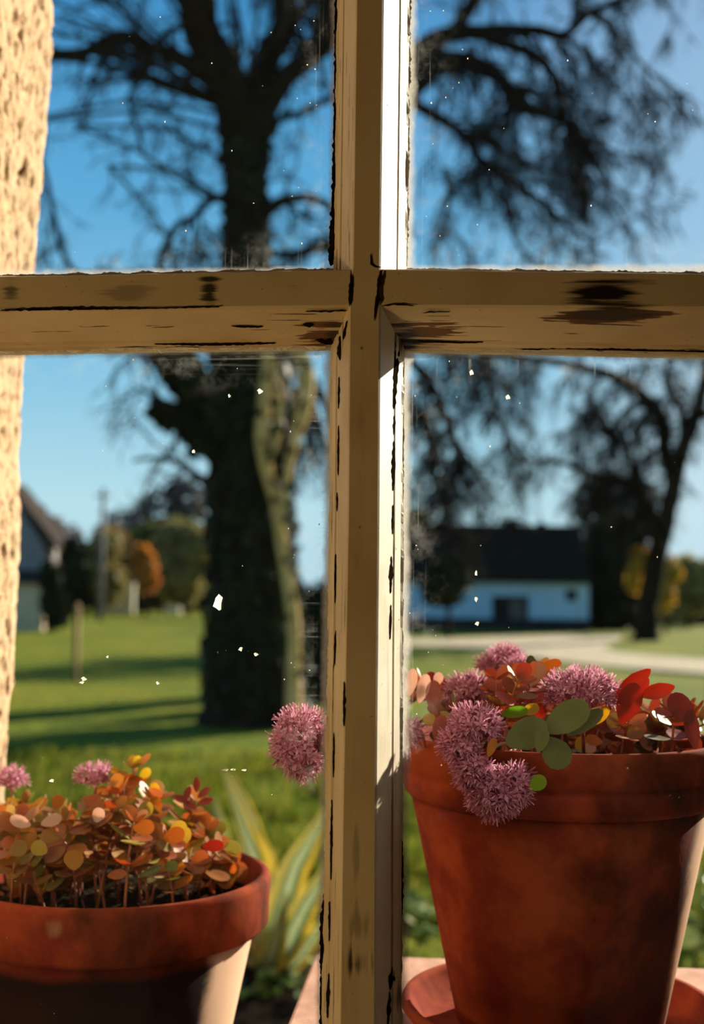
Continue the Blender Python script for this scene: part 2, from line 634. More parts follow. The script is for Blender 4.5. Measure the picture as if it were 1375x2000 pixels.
VL = [(-400, 664), (0, 660), (500, 653), (700, 646), (1000, 644), (1500, 638), (2000, 629), (2300, 625)]        # glass line, left
FL = [(-400, 698), (0, 696), (520, 689), (600, 683), (1000, 680), (1600, 669), (2000, 664), (2300, 661)]
FR = [(-400, 751), (0, 748), (520, 742), (1000, 739), (1500, 734), (2000, 732), (2300, 731)]
VR = [(-400, 805), (0, 801), (500, 795), (700, 789), (1300, 786), (2000, 784), (2300, 783)]
ys = np.arange(-320, 2120, 5.0)
mb = MB()
vs = []
for py in ys:
    fl_, fr_ = on_y(lerp_path(FL, py), py, FRONT_Y), on_y(lerp_path(FR, py), py, FRONT_Y)
    gl_, gr_ = on_y(lerp_path(VL, py), py, GLASS_Y), on_y(lerp_path(VR, py), py, GLASS_Y)
    z = fl_.z
    e1, e2 = step_jit(z, 60, 0.0011), step_jit(z, 47, 0.0011)
    f1_, f2_ = 0.0, 0.0
    xl, xr, gx0, gx1 = fl_.x, fr_.x, gl_.x, gr_.x

    def mixp(a, b, t):
        return a + (b - a) * t
    gd_ = 0.0016 + 0.0012 * noise.noise(Vector((z * 30, 1, 1)))
    row = [(gx0 + 0.0012, OUT_Y), (gx0 + e1, GLASS_Y - 0.002), (mixp(gx0, xl, .10), mixp(GLASS_Y, FRONT_Y, .10)),
           (mixp(gx0, xl, .30), mixp(GLASS_Y, FRONT_Y, .30)), (mixp(gx0, xl, .34) + gd_, mixp(GLASS_Y, FRONT_Y, .32)), (mixp(gx0, xl, .38), mixp(GLASS_Y, FRONT_Y, .36)),
           (xl - 0.0006, FRONT_Y + 0.0018), (xl + 0.0005, FRONT_Y),
           (xr - 0.0005, FRONT_Y), (xr + 0.0006, FRONT_Y + 0.0018),
           (mixp(gx1, xr, .42), mixp(GLASS_Y, FRONT_Y, .40)), (mixp(gx1, xr, .38) - gd_, mixp(GLASS_Y, FRONT_Y, .36)), (mixp(gx1, xr, .34), mixp(GLASS_Y, FRONT_Y, .34)),
           (mixp(gx1, xr, .10), mixp(GLASS_Y, FRONT_Y, .10)), (gx1 + e2, GLASS_Y - 0.002), (gx1 - 0.0012, OUT_Y)]
    vs += [(x, y, z) for x, y in row]
k = 16
fs, mi = [], []
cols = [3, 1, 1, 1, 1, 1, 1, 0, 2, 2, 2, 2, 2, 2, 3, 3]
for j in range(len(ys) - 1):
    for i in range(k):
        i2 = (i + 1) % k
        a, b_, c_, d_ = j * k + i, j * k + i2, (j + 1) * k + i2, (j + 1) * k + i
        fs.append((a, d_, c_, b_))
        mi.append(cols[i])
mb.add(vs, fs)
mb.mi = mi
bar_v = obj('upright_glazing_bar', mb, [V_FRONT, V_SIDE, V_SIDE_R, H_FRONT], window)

# crossbars: one to each side of the upright
HT = [(-400, 543), (0, 541), (200, 537), (685, 527), (745, 526), (1000, 530), (1365, 535), (1800, 540)]
HM = [(-400, 609), (0, 606), (300, 602), (680, 598), (745, 597), (1100, 599), (1365, 601), (1800, 604)]
HB = [(-400, 690), (0, 685), (300, 680), (640, 676), (790, 681), (1100, 686), (1365, 692), (1800, 698)]
for x0, x1 in ((-860, 688), (738, 2260)):
    mb = MB()
    vs = []
    xs = np.arange(x0, x1 + 0.1, 5.0)
    for px in xs:
        FY = FRONT_Y + 0.0016
        ft, fm = on_y(px, lerp_path(HT, px), FY), on_y(px, lerp_path(HM, px), FY)
        x = ft.x
        # glass line: the picture column that meets the glass plane at this same x
        g = on_y(px, lerp_path(HB, px), GLASS_Y)
        s = (g.x - EYE.x) / max(1e-6, abs(ft.x - EYE.x)) if abs(ft.x - EYE.x) > 0.02 else 1.0
        zt, zm, zb = ft.z, fm.z, g.z
        ej = step_jit(x, 50, 0.001)
        gt = zt + 0.0118
        gt += step_jit(x, 55, 0.0008)
        gd_ = 0.0012 + 0.0010 * noise.noise(Vector((x * 30, 5, 1)))

        def mx_(t):
            return (zb + (zm - zb) * t, GLASS_Y + (FY - GLASS_Y) * t)
        a1, a2, a3 = mx_(.14), mx_(.18), mx_(.22)
        row = [(gt - 0.001, OUT_Y), (gt, GLASS_Y - 0.002), (zt + 0.0006, FY + 0.0018), (zt - 0.0005, FY), (zm + 0.0008, FY), (zm - 0.0008, FY + 0.0022),
               (a3[0], a3[1]), (a2[0] + gd_, a2[1]), (a1[0], a1[1]), mx_(.07), (zb + ej, GLASS_Y - 0.002), (zb + 0.001, OUT_Y)]
        vs += [(x, y, z) for z, y in row]
    k = 12
    cols = [0, 0, 0, 0, 1, 1, 1, 1, 1, 1, 1, 1]
    fs, mi = [], []
    for j in range(len(xs) - 1):
        for i in range(k):
            i2 = (i + 1) % k
            a, b_, c_, d_ = j * k + i, j * k + i2, (j + 1) * k + i2, (j + 1) * k + i
            fs.append((a, d_, c_, b_))
            mi.append(cols[i])
    mb.add(vs, fs)
    mb.mi = mi
    bo = obj('glazing_crossbar', mb, [H_FRONT, H_SIDE], window)
    # recompute normals outwards
# open splits and joints in the old paint, and dark strips for recess shade
CRACK_SHADE = noisy('crack_and_recess_shade', (0.006, 0.004, 0.003), (0.02, 0.012, 0.007), 80, None, 1.0, spec=0.0)


def on_bar(px, py, face):
    if face == 'front':
        y = FRONT_Y
    elif face == 'left':
        a, b_ = lerp_path(VL, py), lerp_path(FL, py)
        y = GLASS_Y + (FRONT_Y - GLASS_Y) * min(1, max(0, (px - a) / (b_ - a)))
    elif face == 'right':
        a, b_ = lerp_path(VR, py), lerp_path(FR, py)
        y = GLASS_Y + (FRONT_Y - GLASS_Y) * min(1, max(0, (a - px) / (a - b_)))
    elif face == 'under':
        a, b_ = lerp_path(HB, px), lerp_path(HM, px)
        y = GLASS_Y + (FRONT_Y - GLASS_Y) * min(1, max(0, (a - py) / (a - b_)))
    else:
        y = -0.0012
    return on_y(px, py, y - 0.0008)


def crack(path, face, seed=0.0, name='crack'):
    """path: (x, y, width) down the middle of the split"""
    mb = MB()
    pts = []
    for i in range(len(path) - 1):
        (x0, y0, w0), (x1, y1, w1) = path[i], path[i + 1]
        n_ = max(2, int(math.hypot(x1 - x0, y1 - y0) / 4))
        for q in range(n_):
            t = q / n_
            pts.append((x0 + (x1 - x0) * t, y0 + (y1 - y0) * t, w0 + (w1 - w0) * t))
    pts.append(path[-1])
    vs = []
    k = len(pts)
    for i, (x, y, w) in enumerate(pts):
        a, b_ = pts[max(0, i - 1)], pts[min(k - 1, i + 1)]
        dx, dy = b_[0] - a[0], b_[1] - a[1]
        L = math.hypot(dx, dy) or 1
        nx_, ny_ = -dy / L, dx / L
        e = 0.0 if i in (0, k - 1) else 1.0
        w1_ = w * 0.5 * e * max(0.15, 1 + 0.9 * noise.noise(Vector((i * 0.45, seed, 1))))
        w2_ = w * 0.5 * e * max(0.15, 1 + 0.9 * noise.noise(Vector((i * 0.38, seed, 7))))
        vs += [on_bar(x + nx_ * w1_, y + ny_ * w1_, face), on_bar(x - nx_ * w2_, y - ny_ * w2_, face)]
    mb.add(vs, [(2 * i, 2 * i + 1, 2 * i + 3, 2 * i + 2) for i in range(k - 1)])
    obj(name, mb, CRACK_SHADE, window)


crack([(686, 526, 2), (686, 555, 7), (684, 575, 8), (683, 600, 3)], 'front', 1)
crack([(747, 524, 2), (741, 545, 8), (739, 565, 6), (737, 590, 9), (733, 605, 4), (731, 628, 2)], 'front', 2)
crack([(724, 494, 2), (725, 515, 4), (733, 521, 3), (746, 522, 2)], 'front', 3)
crack([(744, 598, 2), (770, 594, 4), (810, 597, 2)], 'front', 4)
crack([(0, 606, 3), (120, 603, 6), (300, 602, 3), (430, 599, 3)], 'front', 5)
crack([(450, 637, 2), (480, 638, 5), (515, 638, 3)], 'under', 6)
crack([(596, 608, 2), (640, 608, 4), (678, 606, 3)], 'under', 7)
crack([(590, 634, 2), (604, 635, 10), (614, 634, 3)], 'under', 8)
crack([(615, 664, 3), (640, 668, 12), (652, 672, 6)], 'under', 9)
crack([(300, 672, 2), (420, 673, 6), (540, 670, 3)], 'under', 10)
crack([(824, 612, 2), (840, 609, 3), (880, 609, 2)], 'under', 11)
crack([(815, 666, 3), (900, 669, 4), (945, 668, 3)], 'under', 12)
crack([(1000, 682, 2), (1200, 684, 6), (1380, 688, 6)], 'under', 13)
crack([(679, 625, 3), (672, 650, 6), (670, 665, 3)], 'left', 14)
crack([(664, 655, 3), (662, 690, 8), (664, 705, 3)], 'left', 15)
for i, (y0, y1, x0, x1, w) in enumerate(((735, 800, 662, 661, 4), (830, 930, 661, 660, 4), (960, 1000, 658, 658, 3), (1080, 1180, 655, 654, 4), (1230, 1300, 655, 653, 4), (1330, 1420, 672, 671, 4), (1430, 1520, 652, 651, 4), (1560, 1720, 648, 646, 5), (1760, 1840, 643, 643, 4), (1900, 1990, 642, 639, 7))):
    crack([(x0, y0, 2), ((x0 + x1) / 2, (y0 + y1) / 2, w), (x1, y1, 2)], 'left', 20 + i)
crack([(778, 640, 5), (776, 690, 9), (773, 740, 8), (770, 800, 4)], 'right', 40)
for i, (y0, y1, x0, x1, w) in enumerate(((810, 850, 771, 770, 4), (860, 960, 770, 768, 8), (985, 1045, 768, 767, 4), (1085, 1160, 765, 763, 8), (1180, 1250, 764, 762, 5), (1885, 1935, 768, 762, 12), (1935, 2010, 762, 757, 9))):
    crack([(x0, y0, 2), ((x0 + x1) / 2, (y0 + y1) / 2, w), (x1, y1, 2)], 'right', 50 + i)
for i, (pts_) in enumerate(([(658, -40, 8), (656, 200, 8), (652, 400, 10), (648, 500, 14), (646, 520, 6)], [(636, 1735, 4), (631, 1790, 12), (630, 1900, 10), (628, 2010, 8)], [(785, 1640, 4), (784, 1720, 9), (782, 1800, 8), (781, 1830, 3)])):
    crack(pts_, 'glass', 70 + i, 'recess_shade_strip')  # dark strips paint the shade of the recess beside the glass
SASH = painted_wood('paint_sash', 'z', 0.74, origin=WIN_O)
Z0, Z1, X0, X1 = 1.215, 2.30, -0.395, 0.44
for lo, hi, nm in (((X0 - 0.20, -0.05, Z0 - 0.13), (X0, 0.026, Z1 + 0.33), 'sash_stile'), ((X1, -0.05, Z0 - 0.13), (X1 + 0.19, 0.026, Z1 + 0.33), 'sash_stile'),
                   ((X0, -0.05, Z0 - 0.13), (X1, 0.026, Z0), 'sash_rail'), ((X0, -0.05, Z1), (X1, 0.026, Z1 + 0.33), 'sash_rail')):
    mb = MB()
    mb.box(lo, hi)
    obj(nm, mb, SASH, window, auto=0.004)

# panes: thin glass with grime along the edges
def glass_mat(name, streak):
    m, n, l, b = nodes_of(name)
    n.remove(b)
    tr = n.new('ShaderNodeBsdfTransparent')
    tr.inputs[0].default_value = (0.97, 0.985, 0.975, 1)
    gs = n.new('ShaderNodeBsdfGlossy')
    gs.inputs['Roughness'].default_value = 0.02
    fr = n.new('ShaderNodeFresnel')
    fr.inputs['IOR'].default_value = 1.35
    m1 = n.new('ShaderNodeMixShader')
    l.new(math_node(n, l, 'MULTIPLY', fr.outputs[0], 0.6), m1.inputs[0])
    l.new(tr.outputs[0], m1.inputs[1])
    l.new(gs.outputs[0], m1.inputs[2])
    df = n.new('ShaderNodeBsdfDiffuse')
    df.inputs[0].default_value = (0.55, 0.56, 0.55, 1)
    tl = n.new('ShaderNodeBsdfTranslucent')
    tl.inputs[0].default_value = (0.5, 0.5, 0.48, 1)
    m2 = n.new('ShaderNodeMixShader')
    m2.inputs[0].default_value = 0.5
    l.new(df.outputs[0], m2.inputs[1])
    l.new(tl.outputs[0], m2.inputs[2])
    at = n.new('ShaderNodeAttribute')
    at.attribute_name = 'edge'                # metres to the nearest bar
    f1 = noise_node(n, l, 1.0, streak, 4, 0.65)
    f2 = noise_node(n, l, 55.0, None, 5, 0.7)
    f3 = noise_node(n, l, 420.0, None, 2, 0.6)
    e = at.outputs['Fac']
    rim = smooth(n, l, math_node(n, l, 'ADD', e, math_node(n, l, 'MULTIPLY', math_node(n, l, 'SUBTRACT', f2, 0.5), 0.009)), 0.006, 0.0, 0, 0.6)
    band = smooth(n, l, e, 0.022, 0.0)
    st = math_node(n, l, 'MULTIPLY', math_node(n, l, 'MULTIPLY', smooth(n, l, f1, 0.55, 0.8), band), 0.30)
    sm = math_node(n, l, 'MULTIPLY', math_node(n, l, 'MULTIPLY', smooth(n, l, f2, 0.46, 0.75), smooth(n, l, e, 0.035, 0.0)), 0.12)
    sk = math_node(n, l, 'MULTIPLY', math_node(n, l, 'MULTIPLY', smooth(n, l, f3, 0.73, 0.78), smooth(n, l, f2, 0.5, 0.7)), 0.30)
    tot = math_node(n, l, 'ADD', math_node(n, l, 'ADD', math_node(n, l, 'ADD', rim, st), math_node(n, l, 'ADD', sm, sk)), 0.001, True)
    m3 = n.new('ShaderNodeMixShader')
    l.new(tot, m3.inputs[0])
    l.new(m1.outputs[0], m3.inputs[1])
    l.new(m2.outputs[0], m3.inputs[2])
    l.new(m3.outputs[0], n['Material Output'].inputs['Surface'])
    return m


SPECK = leafy('dried_paint_fleck', [(0, (0.75, 0.70, 0.55)), (1, (0.9, 0.86, 0.75))], 'island', 0.6)
GL_V = glass_mat('window_glass_upright_smears', (520, 1, 9))
GL_H = glass_mat('window_glass_level_smears', (9, 1, 520))

PUTTY = noisy('ragged_paint_edge', (0.62, 0.58, 0.48), (0.85, 0.82, 0.74), 150, None, 0.8)
zv = on_y(712, 605, GLASS_Y).z
zb_, zt_ = zv - 0.026, zv + 0.024
pane_specs = [((X0, 0.002), (zb_ + 0.02, Z1), GL_V, 'tl'), ((0.0, X1), (zb_ + 0.02, Z1), GL_V, 'tr'), ((X0, 0.002), (Z0, zb_ + 0.02), GL_H, 'bl'), ((0.0, X1), (Z0, zb_ + 0.02), GL_V, 'br')]
PANES = {}


def pane_bounds(key, px_list):
    pass


for (xa, xb), (za, zb2), gm, key in pane_specs:
    mb = MB()
    NXG, NZG = 46, 60
    xs = np.linspace(xa, xb, NXG)
    zs_ = np.linspace(za, zb2, NZG)
    vs, fs = [], []
    for side, yy in ((0, 0.0), (1, 0.003)):
        for z in zs_:
            for x in xs:
                vs.append((x, yy, z))
    o2 = NXG * NZG
    for j in range(NZG - 1):
        for i in range(NXG - 1):
            a = j * NXG + i
            fs.append((a, a + 1, a + 1 + NXG, a + NXG))
            fs.append((a + o2, a + NXG + o2, a + 1 + NXG + o2, a + 1 + o2))
    mb.add(vs, fs)
    po = obj('pane', mb, gm, window)
    at = po.data.attributes.new('edge', 'FLOAT', 'POINT')
    ed = []
    for x, y, z in vs:
        # distances to the bars that border this pane, as seen at the glass
        py = 1166 - (z - 1.6) * F / 0.777
        if key[1] == 'l':
            dx = on_y(lerp_path(VL, py), py, 0).x - x
            dxo = x - X0
        else:
            dx = x - on_y(lerp_path(VR, py), py, 0).x
            dxo = X1 - x
        if key[0] == 't':
            dz = z - (zv + 0.0245)
            dzo = Z1 - z
        else:
            px = 688 + (x + 0.0) * F / 0.777
            dz = on_y(px, lerp_path(HB, px), 0).z - z
            dzo = z - Z0
        ed.append(max(-0.002, min(dx, dz, dxo, dzo)))
    at.data.foreach_set('value', ed)
    # dried flecks on the inside of the glass
    fm = MB()
    rr = random.Random(hash(key) % 7 + 11 if False else {'tl': 3, 'tr': 5, 'bl': 8, 'br': 9}[key])
    pxr = {'tl': (115, 640, 20, 510), 'tr': (815, 1360, 20, 500), 'bl': (60, 630, 700, 1560), 'br': (800, 1360, 700, 1560)}[key]
    lst = []
    for q in range(26):
        x = rr.uniform(pxr[0], pxr[1])
        if rr.random() < 0.45:
            x = pxr[1] - abs(rr.gauss(0, 60)) if key[1] == 'l' else pxr[0] + abs(rr.gauss(0, 60))
        lst.append((x, rr.uniform(pxr[2], pxr[3]), rr.uniform(0.6, 1.5), rr.uniform(0.7, 1.6)))
    if key == 'bl':
        lst += [(426, 1178, 9, 1.7), (508, 764, 5, 1), (470, 1268, 4, 1), (500, 1278, 4, .8), (164, 1326, 5, .8), (160, 1333, 5, .5), (210, 1283, 2.5, 1), (308, 1334, 3, 1), (448, 773, 2.5, 1.4),
                (378, 882, 3.5, 1), (440, 1504, 7, .3), (455, 1503, 6, .3), (477, 1504, 5, .4), (101, 1525, 5, .6)]
    if key == 'br':
        lst += [(921, 728, 4, 1.3), (992, 776, 4.5, 1), (932, 1218, 4, 1), (930, 1170, 3, 1.6), (930, 1120, 2.5, 2)]
    for x, y, r_, asp in lst:
        c0 = on_y(x, y, -0.0004)
        rw = r_ / 3090
        ns = 9
        ph = rr.uniform(0, 6)
        ring = [c0 + Vector((rw * math.cos(2 * math.pi * q / ns) * (1 + .3 * math.sin(3 * q + ph)), 0, rw * asp * math.sin(2 * math.pi * q / ns) * (1 + .3 * math.sin(2 * q + ph)))) for q in range(ns)]
        fm.add([p + Vector((0, -0.0002, 0)) * 0 for p in ring] + [c0 + Vector((0, -0.0006, 0))], [(q, (q + 1) % ns, ns) for q in range(ns)])
    so = obj('paint_speck', fm, SPECK, po)
    so['kind'] = 'stuff'

# ragged bead of old paint where glass meets wood
def bead(path_fn, t0, t1, step, w0, w1, seed, thick=0.0012):
    mb = MB()
    prev = None
    vs, fs = [], []
    t = t0
    while t <= t1:
        p, inward = path_fn(t)
        w = (w0 + (w1 - w0) * max(0.0, 0.5 + 0.9 * noise.noise(Vector((t * 0.03, seed, 0))) + 0.5 * noise.noise(Vector((t * 0.16, seed, 5))))) / 3200
        w = max(0.0002, w)
        vs += [p - inward * 0.002 + Vector((0, -0.0015, 0)), p + inward * w * 0.6 + Vector((0, -0.0009, 0)), p + inward * w]
        t += step
    k = len(vs) // 3
    for i in range(k - 1):
        a = i * 3
        fs += [(a, a + 1, a + 4, a + 3), (a + 1, a + 2, a + 5, a + 4)]
    mb.add(vs, fs)
    obj('putty_bead', mb, PUTTY, window)


GY = -0.0006
bead(lambda t: (on_y(lerp_path(VL, t) + 1, t, GY), Vector((-1, 0, 0))), -250, 522, 3, 0.5, 5, 1)
bead(lambda t: (on_y(lerp_path(VL, t) + 1, t, GY), Vector((-1, 0, 0))), 680, 2080, 3, 0.3, 4, 2)
bead(lambda t: (on_y(lerp_path(VR, t) - 1, t, GY), Vector((1, 0, 0))), -250, 522, 3, 0.5, 6, 3)
bead(lambda t: (on_y(lerp_path(VR, t) - 1, t, GY), Vector((1, 0, 0))), 684, 2080, 3, 0.3, 4, 4)
bead(lambda t: (on_y(t, lerp_path(HB, t) - 1, GY), Vector((0, 0, -1))), -300, 645, 3, 0.5, 10, 5)
bead(lambda t: (on_y(t, lerp_path(HB, t) - 1, GY), Vector((0, 0, -1))), 790, 1800, 3, 0.3, 4, 6)
bead(lambda t: (on_y(t, lerp_path(HT, t) - 0.5, GY) , Vector((0, 0, 1))), -300, 655, 3, 1, 7, 7)
bead(lambda t: (on_y(t, lerp_path(HT, t) - 0.5, GY), Vector((0, 0, 1))), 795, 1800, 3, 0.5, 6, 8)

# ------------------------------------------------------------------ POTS
def terracotta(name, stain_shade, origin, chip=None, stain_shade_from=0.5, zsplit=None, painted_sun_x=0.07):
    """fired clay: red-brown, algae-dark patches; shade towards the right and a sunlit side painted in"""
    m, n, l, b = nodes_of(name)
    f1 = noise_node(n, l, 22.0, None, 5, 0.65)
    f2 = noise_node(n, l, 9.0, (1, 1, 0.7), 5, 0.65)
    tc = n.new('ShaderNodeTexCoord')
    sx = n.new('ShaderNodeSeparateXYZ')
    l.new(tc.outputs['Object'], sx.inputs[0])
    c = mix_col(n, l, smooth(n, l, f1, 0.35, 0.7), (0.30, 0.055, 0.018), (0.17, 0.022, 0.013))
    f2 = math_node(n, l, 'ADD', f2, smooth(n, l, sx.outputs[0], -0.09, 0.10, -0.08, 0.13))  # algae deepened towards the right as painted shade
    c = mix_col(n, l, smooth(n, l, f2, stain_shade_from - 0.03, stain_shade_from + 0.24, 0, stain_shade), c, (0.014, 0.007, 0.005))
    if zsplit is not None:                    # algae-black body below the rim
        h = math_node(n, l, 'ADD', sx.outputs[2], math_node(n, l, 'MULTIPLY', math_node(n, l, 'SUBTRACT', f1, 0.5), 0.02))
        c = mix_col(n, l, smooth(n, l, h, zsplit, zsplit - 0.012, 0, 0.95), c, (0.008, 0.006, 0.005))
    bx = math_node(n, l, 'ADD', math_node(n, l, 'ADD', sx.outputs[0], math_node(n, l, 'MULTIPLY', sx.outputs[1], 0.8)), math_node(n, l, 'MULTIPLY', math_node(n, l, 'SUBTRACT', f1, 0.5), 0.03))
    c = mix_col(n, l, smooth(n, l, bx, painted_sun_x, painted_sun_x + 0.02, 0, 0.9), c, (0.62, 0.40, 0.27))  # pale tint paints sunlight onto the clay's sunward side
    if chip is not None:
        vm = n.new('ShaderNodeVectorMath')
        vm.operation = 'DISTANCE'
        l.new(tc.outputs['Object'], vm.inputs[0])
        vm.inputs[1].default_value = Vector(chip) - Vector(origin)
        d = math_node(n, l, 'ADD', vm.outputs['Value'], math_node(n, l, 'MULTIPLY', math_node(n, l, 'SUBTRACT', f1, 0.5), 0.012))
        c = mix_col(n, l, smooth(n, l, d, 0.013, 0.008, 0, 0.6), c, (0.34, 0.20, 0.10))
        c = mix_col(n, l, smooth(n, l, d, 0.0065, 0.005), c, (0.004, 0.003, 0.003))
    l.new(c, b.inputs['Base Color'])
    b.inputs['Roughness'].default_value = 0.9
    b.inputs['Specular IOR Level'].default_value = 0.04
    bump(n, l, b, f1, 0.25, 0.002)
    return m


SOIL = noisy('potting_soil', (0.008, 0.007, 0.005), (0.045, 0.032, 0.02), 120, None, 1.0, 1.0, 0.006, spec=0.0)


def pot(root, c, z0, zt, r_rim, r_rim_low, z_rim, r_neck, r_base, mat, rim_mat, grooves=(), wall=0.009, n=96):
    """c: axis; z0 base, zt top, z_rim lower edge of the rim band"""
    c = Vector((c.x, c.y, 0))
    body = MB()
    body.lathe([(0.0, z0), (r_base - 0.004, z0), (r_base, z0 + 0.004), (r_neck, z_rim + 0.002), (r_neck - wall, z_rim + 0.002), (r_base - wall, z0 + 0.012), (0.0, z0 + 0.012)], c, n)
    bo = obj('pot_body', body, mat, root, True)
    rim = MB()
    prof = [(r_neck - 0.0015, z_rim), (r_rim_low - 0.005, z_rim - 0.0005), (r_rim_low - 0.001, z_rim + 0.004)]
    hz = zt - z_rim
    for g in sorted(grooves):
        zz = z_rim + hz * g
        rr = r_rim_low + (r_rim - r_rim_low) * g
        prof += [(rr, zz - 0.003), (rr - 0.0022, zz), (rr + 0.0006, zz + 0.003)]
    prof += [(r_rim - 0.0005, zt - 0.006), (r_rim - 0.002, zt - 0.0015), (r_rim - 0.005, zt), (r_rim - wall, zt - 0.001), (r_rim - wall - 0.003, zt - 0.005), (r_neck - wall, z_rim), (r_neck - wall, z_rim - 0.004)]
    rim.lathe(prof, c, n)
    obj('pot_rim', rim, rim_mat, root, True)
    s = MB()
    k, R = 26, r_rim - wall - 0.004
    zs0 = zt - 0.022
    vs = [(c.x, c.y, zs0 + 0.006)]
    for i in range(1, 13):
        for j in range(48):
            a = 2 * math.pi * j / 48
            rr = R * i / 12
            x, y = c.x + rr * math.cos(a), c.y + rr * math.sin(a)
            vs.append((x, y, zs0 + 0.006 * (1 - (i / 12) ** 2) + 0.004 * noise.noise(Vector((x * 90, y * 90, 0)))))
    fs = [(0, 1 + j, 1 + (j + 1) % 48) for j in range(48)]
    for i in range(11):
        for j in range(48):
            a, b_ = 1 + i * 48 + j, 1 + i * 48 + (j + 1) % 48
            fs.append((a, a + 48, b_ + 48, b_))
    s.add(vs, fs)
    so = obj('soil', s, SOIL, root, True)
    return zs0


# slab on blocks, saucer and pot at the right
SLAB_T = 1.6 - 0.330
sl = on_z(560, 2000, SLAB_T), on_z(628, 1835, SLAB_T), on_z(800, 1868, SLAB_T), on_z(1365, 1894, SLAB_T)
dirb = (sl[3] - sl[2]).normalized()
dirl = (sl[1] - sl[0]).normalized()
yb = sl[2].y
xl0 = (sl[0].x + sl[1].x) / 2
SLABM = noisy('pink_paving', (0.44, 0.25, 0.18), (0.58, 0.36, 0.27), 35.0, None, 0.9, 0.25, 0.002, spec=0.1)
slab = thing('paving_slab', 'pink paving slab raised on blocks under the saucer', 'slab', (xl0 + 0.2, 0.2, 1.13))
mb = MB()
mb.box((xl0, 0.03, SLAB_T - 0.032), (xl0 + 0.50, yb, SLAB_T))
obj('slab', mb, SLABM, slab, auto=0.003)
for bx in (xl0 + 0.05, xl0 + 0.36):
    mb = MB()
    mb.box((bx, 0.05, 1.13), (bx + 0.10, yb - 0.03, SLAB_T - 0.032))
    obj('support_block', mb, STONE, slab, auto=0.003)

DR = 0.95
RC = P(1092, 1500, DR)
zz = lambda py, d: EYE.z - (py - 1172) / F * d
RT = zz(1472, DR - 0.118)                     # rim height from the front edge
SAUCER_Z = SLAB_T
rp_base = SAUCER_Z + 0.012
TERR_R = terracotta('terracotta_tall', 0.8, RC, stain_shade_from=0.48, painted_sun_x=0.034)
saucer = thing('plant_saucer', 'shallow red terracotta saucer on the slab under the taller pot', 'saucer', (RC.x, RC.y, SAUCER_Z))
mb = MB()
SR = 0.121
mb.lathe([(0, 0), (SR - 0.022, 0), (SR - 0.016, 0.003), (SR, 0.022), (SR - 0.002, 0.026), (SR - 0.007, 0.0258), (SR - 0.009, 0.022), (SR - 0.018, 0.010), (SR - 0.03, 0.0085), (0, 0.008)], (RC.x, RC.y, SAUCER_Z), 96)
obj('saucer_dish', mb, terracotta('terracotta_saucer', 0.4, RC, stain_shade_from=0.5, painted_sun_x=0.3), saucer, True)

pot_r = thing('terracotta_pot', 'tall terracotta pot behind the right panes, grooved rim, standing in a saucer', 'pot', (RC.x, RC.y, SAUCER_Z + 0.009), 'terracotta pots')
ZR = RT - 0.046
SOIL_R = pot(pot_r, RC, SAUCER_Z + 0.0085, RT, 0.1235, 0.1205, ZR, 0.1145, 0.078, TERR_R, terracotta('terracotta_tall_rim', 0.85, RC, stain_shade_from=0.5, painted_sun_x=0.4), (0.42,))

DL = 1.05
LC = P(222, 1700, DL)
LT = EYE.z - (1697 - 1159) / F * DL
LB = 1.1305
ZRL = LT - 0.045
chip = P(113, 1811, DL - 0.125)
TERR_L = terracotta('terracotta_pan', 0.75, (LC.x, LC.y, LB), stain_shade_from=0.47, chip=chip, zsplit=ZRL - LB - 0.004, painted_sun_x=0.036)
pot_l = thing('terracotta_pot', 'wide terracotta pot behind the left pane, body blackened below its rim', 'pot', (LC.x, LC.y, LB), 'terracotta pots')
SOIL_L = pot(pot_l, LC, LB, LT, 0.1345, 0.1335, ZRL, 0.1215, 0.083, TERR_L, terracotta('terracotta_pan_rim', 0.8, (LC.x, LC.y, LB), stain_shade_from=0.5, chip=chip, painted_sun_x=0.4))


# ------------------------------------------------------------------ SEDUM
def leaf_shape(nr=4, na=14, thick=0.06, cup=0.14, pointed=0.0):
    """unit leaf: base at the origin, 1 long along +X, blade normal +Z"""
    vs, fs = [], []
    for side in (1, -1):
        vs.append((0.5, 0, (-cup * 0.5 + (thick * 0.5 if side > 0 else -thick * 0.5))))
        for i in range(1, nr + 1):
            for j in range(na):
                a = 2 * math.pi * j / na
                q = i / nr
                x = 0.5 - 0.5 * q * math.cos(a)
                wdt = 0.46 * (1 - 0.25 * (1 - x)) * (1 - pointed * max(0, x - 0.5) ** 1.2 * 1.2)
                y = wdt * q * math.sin(a) * (0.75 + 0.25 * min(1, x * 2.5))
                z = cup * (q * q - 1) * 0.5 + side * thick * 0.5 * math.sqrt(max(0, 1 - q ** 4))
                vs.append((x, y, z))
        o = 0 if side > 0 else 1 + nr * na
        for j in range(na):
            t = (o, o + 1 + j, o + 1 + (j + 1) % na)
            fs.append(t if side < 0 else t[::-1])
        for i in range(nr - 1):
            for j in range(na):
                a, b_ = o + 1 + i * na + j, o + 1 + i * na + (j + 1) % na
                t = (a, a + na, b_ + na, b_)
                fs.append(t if side < 0 else t[::-1])
    return vs, fs


LEAF_ROUND = leaf_shape()
LEAF_POINT = leaf_shape(pointed=0.9, cup=0.2)


def leaf_mesh(name, shape, mat):
    me = bpy.data.meshes.new(name)
    me.from_pydata(shape[0], [], shape[1])
    me.materials.append(mat)
    me.polygons.foreach_set('use_smooth', [True] * len(me.polygons))
    return me


